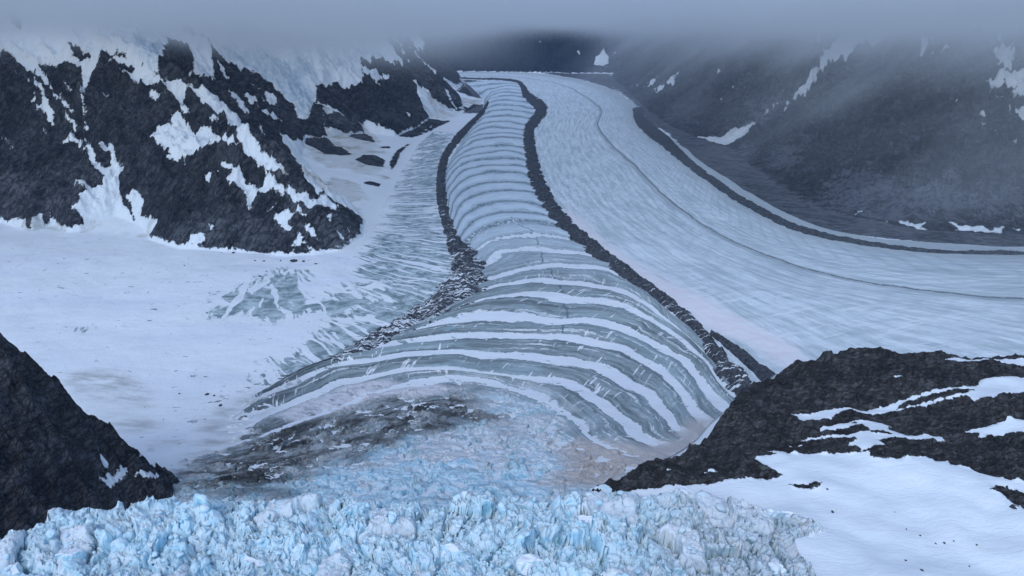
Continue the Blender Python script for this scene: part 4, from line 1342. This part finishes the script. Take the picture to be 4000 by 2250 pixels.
protos = [chip(ico_v, 9, rng) for _ in range(24)]
NB = int(4200 * Q)
cx, cy, csz = [], [], []
while len(cx) < NB:
    a = rng.uniform(R(-42), R(42), 4000)
    r = np.exp(rng.uniform(math.log(325), math.log(640), 4000))
    x, y = np.sin(a) * r, np.cos(a) * r
    ok = SDb(x, y) > 1
    cx += list(x[ok])
    cy += list(y[ok])
cx, cy = np.array(cx[:NB]), np.array(cy[:NB])
csz = .5 + rng.pareto(1.9, NB) * .8
csz = np.minimum(csz, 6)
cz = H(cx, cy)
VV, FF = [], []
for i in range(NB):
    a = rng.uniform(0, 6.28)
    p = protos[i % 24] * np.array([1, rng.uniform(.6, 1), rng.uniform(.45, 1.0)]) * csz[i]
    ca, sa = math.cos(a), math.sin(a)
    tlt = rng.uniform(-.5, .5)
    p = np.stack([p[:, 0] * ca - p[:, 1] * sa, p[:, 0] * sa + p[:, 1] * ca, p[:, 2] + tlt * p[:, 0]], -1)
    VV.append(p + [cx[i], cy[i], cz[i] + csz[i] * .15])
    FF.append(ico_f + i * len(ico_v))
VV = np.vstack(VV)
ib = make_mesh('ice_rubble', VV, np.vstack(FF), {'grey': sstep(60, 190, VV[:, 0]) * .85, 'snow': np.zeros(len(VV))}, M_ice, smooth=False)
tag(ib, 'jumble of small pale blue ice blocks covering the icefall brink', kind='stuff')

# ---------------------------------------------------------------- seracs and boulders: one thing each
bm = bmesh.new()
bmesh.ops.create_icosphere(bm, subdivisions=5, radius=1)
I5v = np.array([q.co[:] for q in bm.verts])
I5f = np.array([[q.index for q in k.verts] for k in bm.faces])
bm.free()
bm = bmesh.new()
bmesh.ops.create_icosphere(bm, subdivisions=3, radius=1)
I3v = np.array([q.co[:] for q in bm.verts])
I3f = np.array([[q.index for q in k.verts] for k in bm.faces])
bm.free()


def vnormals(v, f):
    fn = np.cross(v[f[:, 1]] - v[f[:, 0]], v[f[:, 2]] - v[f[:, 0]])
    n_ = np.zeros_like(v)
    for k in range(3):
        np.add.at(n_, f[:, k], fn)
    return n_ / (np.linalg.norm(n_, axis=1)[:, None] + 1e-12)


def serac(px, py, size, rz, lab, grey=0., tilt=0., cap=True, seed=0, sink=.35):
    r = np.random.default_rng(seed + 100)
    p = on_surface([(px, py)], H)[0]
    root = bpy.data.objects.new('serac', None)
    C.objects.link(root)
    root.empty_display_size = 5
    sx, sy, sz = size
    root.location = (p[0], p[1] + sy * .3, p[2] - sz * sink)
    root.rotation_euler = (0, tilt, rz)
    tag(root, lab, 'serac', 'large seracs standing out of the icefall brink')
    v = np.sign(I5v) * np.abs(I5v) ** .62
    v = chip(v, 9, r)
    v = v * np.array([sx / 2, sy / 2, sz * .75])
    for sc_m, a in ((9, 1.9), (3.6, .85), (1.5, .32)):
        q = v / sc_m + seed * 3.1
        v = v + a * np.stack([pn(q[:, 1] + q[:, 2] * .6, q[:, 0] + 4.1), pn(q[:, 0] - q[:, 2] * .7, q[:, 1] + 9.3), pn(q[:, 0] + q[:, 1], q[:, 1] - q[:, 2]) * .6], -1)
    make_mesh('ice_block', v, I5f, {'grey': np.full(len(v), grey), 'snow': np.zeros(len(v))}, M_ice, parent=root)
    if cap:
        nn = vnormals(v, I5f)
        wv = sstep(.50, .85, nn[:, 2] + fbm(v[:, 0], v[:, 1], 5, 3, .5, seed) * .12) * sstep(0, .25 * sz, v[:, 2])
        c = v + np.array([0, 0, 1.]) * (wv * 1.3 - .15)[:, None]
        keep = (wv[I5f] > .02).any(1)
        q = I5f[keep]
        if len(q):
            us = np.unique(q)
            rm = np.full(len(v), -1)
            rm[us] = np.arange(len(us))
            make_mesh('snow_cap', c[us], rm[q], {}, M_cap, parent=root)
    return root


n = NT('clean_snow')
M_cap = n.out(n.mix(n.noise(n.pos, 1 / 6., 3), (.78, .84, .90), (.86, .89, .93)), .8, n.bump(n.noise(n.pos, 1 / 2., 4), .5, .5))


def zp(k, x, y):
    return Z(k, (x, y))[0]


for i, (k, x, y, size, rz, tilt, grey, cap, lab) in enumerate([
        (7, 270, 1330, (20, 15, 13), .2, .15, 0, True, 'snow-capped serac near the lower left corner, left of the larger white one'),
        (7, 460, 1330, (25, 17, 15), -.3, -.1, 0, True, 'rounded white serac, larger of the pair near the lower left corner'),
        (7, 80, 1430, (22, 15, 12), .1, 0, 0, True, 'white serac cut by the left end of the bottom edge'),
        (7, 1800, 1370, (46, 12, 10), -.25, .12, 0, True, 'long narrow snow-topped ice slab sloping to the right'),
        (8, 130, 1330, (19, 13, 17), .4, -.1, 0, True, 'upright blue ice block left of the flat-topped pinkish slab'),
        (8, 800, 1290, (40, 18, 16), -.1, .06, 0, True, 'broad flat-topped ice slab with smooth snow, near the bottom centre'),
        (8, 1460, 1400, (36, 18, 12), .05, 0, .1, True, 'white snow-capped slab at the bottom edge right of centre'),
        (8, 1820, 1160, (42, 20, 26), -.2, 0, .3, True, 'tall wide grey-blue ice block with a thin snow rim'),
        (8, 1400, 950, (30, 13, 15), .5, .2, .05, False, 'fan of upright pale blue ice fins on the brink skyline'),
        (8, 1930, 860, (27, 13, 18), -.5, .1, .35, False, 'ribbed grey-blue serac standing against the dark rock corner'),
        (9, 170, 900, (36, 16, 14), -.2, .1, .7, True, 'dirty grey serac touching the upper snowfield edge'),
        (9, 860, 1040, (44, 14, 12), -.25, .12, .8, True, 'grey wedge of ice at the right tip of the icefall'),
        (9, 800, 1420, (14, 12, 9), .2, 0, .5, True, 'small snow-topped block at the bottom edge beside the snowfield'),
        (9, 330, 1090, (22, 14, 10), .3, -.1, .6, True, 'snow-topped block in the grey right part of the icefall'),
        (7, 800, 985, (18, 11, 12), .3, 0, 0, False, 'jagged pale serac on the skyline below the dark rock spur'),
        (7, 1400, 935, (20, 10, 13), -.3, 0, 0, False, 'toothed blue serac on the skyline below the muddy ice'),
        (8, 520, 900, (26, 12, 12), .2, 0, 0, False, 'pale blue humped serac on the brink skyline left of centre')]):
    serac(*zp(k, x, y), size, rz, lab, grey, tilt, cap, seed=i)

n = NT('boulder_rock')
M_boulder = n.out(n.mix(n.noise(n.pos, 1 / 3., 5, .65), (.016, .018, .023), (.085, .088, .095)), .9, n.bump(n.noise(n.pos, 1 / 1.5, 5), 1.0, .8))


def boulder(px, py, rpx, lab, group, seed, flat=.6):
    r = np.random.default_rng(seed + 500)
    p = on_surface([(px, py)], H)[0]
    rad = rpx * math.hypot(p[1], CAMZ - p[2]) / FPX
    v = chip(I3v, 10, r) * np.array([1.0, r.uniform(.6, .9), flat]) * rad
    v = v + rad * .14 * np.stack([pn(v[:, 1] / rad * 2 + seed, v[:, 2] / rad * 2), pn(v[:, 0] / rad * 2, v[:, 2] / rad * 2 + seed), pn(v[:, 0] / rad * 2, v[:, 1] / rad * 2 - seed)], -1)
    o = make_mesh('boulder', v, I3f, {}, M_boulder, smooth=False)
    o.location = (p[0], p[1], p[2] + rad * flat * .3)
    o.rotation_euler = (0, 0, r.uniform(0, 6.28))
    tag(o, lab, 'boulder', group)


SG = 'stones lying on the lower right snowfield'
BG = 'stones on the snow below the left mountain'
for i, (k, x, y, r, lab, g) in enumerate([
        (9, 1810, 1408, 5.0, 'largest dark stone on the snowfield, close to the bottom edge', SG),
        (9, 1700, 1339, 3.4, 'dark stone just above left of the largest stone on the snowfield', SG),
        (9, 1180, 997, 4.2, 'dark stone on snow beyond the right tip of the icefall', SG),
        (9, 1145, 835, 3.0, 'small stone right of the V-shaped rock island in the snow', SG),
        (9, 2458, 967, 8.5, 'flat dark boulder in the snow below the rock island at the right edge', SG),
        (9, 2415, 820, 4.2, 'dark stone in the snow just above the rock island at the right edge', SG),
        (9, 2480, 852, 4.0, 'stone closest to the right edge above the rock island', SG),
        (9, 1703, 1119, 3.0, 'topmost small stone of the loose line across the lower snowfield', SG),
        (9, 1803, 1164, 2.8, 'second small stone down the loose line across the lower snowfield', SG),
        (9, 1910, 1220, 3.0, 'left one of two neighbouring stones in the loose line on the snowfield', SG),
        (9, 1972, 1218, 3.4, 'right one of two neighbouring stones in the loose line on the snowfield', SG),
        (9, 2040, 1203, 2.6, 'tiny stone right of the two neighbouring stones on the snowfield', SG),
        (9, 2200, 1230, 3.0, 'rightmost stone of the loose line across the lower snowfield', SG),
        (9, 1622, 998, 2.0, 'lone tiny stone in the middle of the white snowfield', SG),
        (9, 2150, 1382, 2.4, 'tiny stone near the bottom edge right of the largest stone', SG),
        (4, 2080, 492, 10.5, 'largest black boulder on the snow below the nose of the left mountain', BG),
        (4, 2148, 492, 6.0, 'black boulder just right of the largest one below the mountain nose', BG),
        (4, 1865, 490, 4.5, 'flat black stone left of the largest boulder below the mountain', BG),
        (4, 1805, 487, 3.5, 'small dark stone, leftmost of the row under the cliff foot', BG),
        (4, 1985, 488, 3.5, 'small stone between the flat one and the largest boulder', BG),
        (4, 1650, 432, 5.0, 'dark rock stuck in the snow at the cliff foot left of the boulder row', BG),
        (4, 2235, 510, 4.5, 'stone at the right end of the boulder row below the mountain', BG),
        (4, 1841, 598, 5.5, 'dark oval stone on open snow above the cracked grey ice patch', BG),
        (4, 1885, 562, 2.6, 'tiny stone above right of the oval stone on open snow', BG),
        (4, 1305, 522, 2.8, 'lone tiny stone on the snow below the round snow patch of the cliff', BG),
        (4, 1465, 857, 3.4, 'lone black stone left of the cracked grey ice patch', BG),
        (7, 1560, 245, 6.5, 'black stone at the upper edge of the dusty slope beside the banded ice', BG),
        (7, 1515, 175, 4.0, 'dark stone right of the flat one at the end of the stone trail', BG),
        (7, 1465, 167, 6.0, 'flat dark stone at the left end of the stone trail', BG),
        (7, 1270, 160, 3.0, 'small stone on the snow left of the stone trail', BG),
        (7, 1025, 255, 1.8, 'tiny stone on the snow near the dark rock spur', BG),
        (7, 1155, 343, 2.0, 'tiny stone in the middle of the lower snow basin', BG),
        (7, 1450, 343, 2.2, 'tiny stone at the left edge of the dusty slope', BG)]):
    boulder(*zp(k, x, y), r, lab, g, i, .45 if r > 4.4 else .65)

# ---------------------------------------------------------------- haze and cloud
def volume(name, density, color=(.80, .88, 1.0)):
    m = bpy.data.materials.new(name)
    m.use_nodes = True
    t = m.node_tree
    t.nodes.remove(t.nodes['Principled BSDF'])
    v = t.nodes.new('ShaderNodeVolumePrincipled')
    v.inputs['Color'].default_value = (*color, 1)
    v.inputs['Density'].default_value = density
    v.inputs['Anisotropy'].default_value = 0.0
    t.links.new(v.outputs[0], t.nodes['Material Output'].inputs['Volume'])
    return m


def box(name, x0, x1, y0, y1, z0, z1, mat):
    v = np.array([(x, y, z) for x in (x0, x1) for y in (y0, y1) for z in (z0, z1)])
    f = np.array([(0, 1, 3, 2), (4, 6, 7, 5), (0, 4, 5, 1), (2, 3, 7, 6), (0, 2, 6, 4), (1, 5, 7, 3)])
    return make_mesh(name, v, f, {}, mat, smooth=False)


hz = box('haze', -17500, 17500, -600, 18500, -40, 1052, volume('haze_air', 0.9e-5, (.45, .66, 1.0)))
tag(hz, 'thin blue air filling the whole glacier valley', kind='stuff')


def fog_volume(name, x0, x1, y0, y1, z0, z1, build, lab):
    """a bank of fog whose thickness grows with height, thinned and torn by noise"""
    m = bpy.data.materials.new(name)
    m.use_nodes = True
    k = NT.__new__(NT)
    k.m = m
    k.t = m.node_tree
    k.t.nodes.remove(k.t.nodes['Principled BSDF'])
    tc = k.new('ShaderNodeTexCoord')
    k.pos = tc.outputs['Object']
    p = k.new('ShaderNodeSeparateXYZ')
    k.t.links.new(k.pos, p.inputs[0])
    dens = build(k, p.outputs[0], p.outputs[1], p.outputs[2])
    v = k.new('ShaderNodeVolumePrincipled')
    v.inputs['Color'].default_value = (.80, .84, .88, 1)
    v.inputs['Anisotropy'].default_value = 0
    k.put(v.inputs['Density'], dens)
    k.t.links.new(v.outputs[0], k.t.nodes['Material Output'].inputs['Volume'])
    o = box('cloud', x0, x1, y0, y1, z0, z1, m)
    tag(o, lab, kind='stuff')
    return o



def fog_density(k, X, Y, Z_):
    """even ceiling in the middle, hanging lower over the left mountain, drifting down in veils on the right"""
    nn = k.noise(k.scaled(k.pos, 1, 1, 2.2), 1 / 900., 4, .55)
    r = k.new('ShaderNodeVectorRotate')
    r.rotation_type = 'Y_AXIS'
    k.put(r.inputs['Vector'], k.pos)
    r.inputs['Angle'].default_value = R(35)
    n3 = k.noise(k.scaled(k.pos, .6, .6, 1.5), 1 / 2600., 3, .5)
    n2 = k.noise(k.scaled(r.outputs[0], .32, .6, 1.7), 1 / 480., 5, .58, .6)
    ceil_ = k.mul(k.step(k.add(k.add(Z_, k.mad(nn, 130., -65.)), k.mad(n3, 560., -280.)), 825., 985.), 2.8e-3)
    left = k.mul(k.f('POWER', k.step(k.add(Z_, k.add(k.mad(nn, 260., -130.), k.mad(n3, 600., -300.))), 650., 930.), 1.6), 2.2e-3)
    left = k.mul(k.mul(left, k.step(X, 200., -900.)), k.step(Y, 8500., 5500.))
    right = k.mul(k.step(k.add(Z_, k.mad(n2, 900., -470.)), 560., 920.), 1.3e-3)
    veil = k.mul(k.step(n2, .49, .64), k.mul(k.step(Z_, 80., 420.), 6.5e-4))
    right = k.mul(k.add(k.add(right, veil), 4e-5), k.mul(k.step(X, 300., 1500.), k.step(Y, 10500., 6500.)))
    return k.add(ceil_, k.add(left, right))


fog_volume('fog', -16500, 16500, 1500, 17400, 60, 1050, fog_density, 'low fog ceiling hiding the mountain tops, hanging in veils on the right')
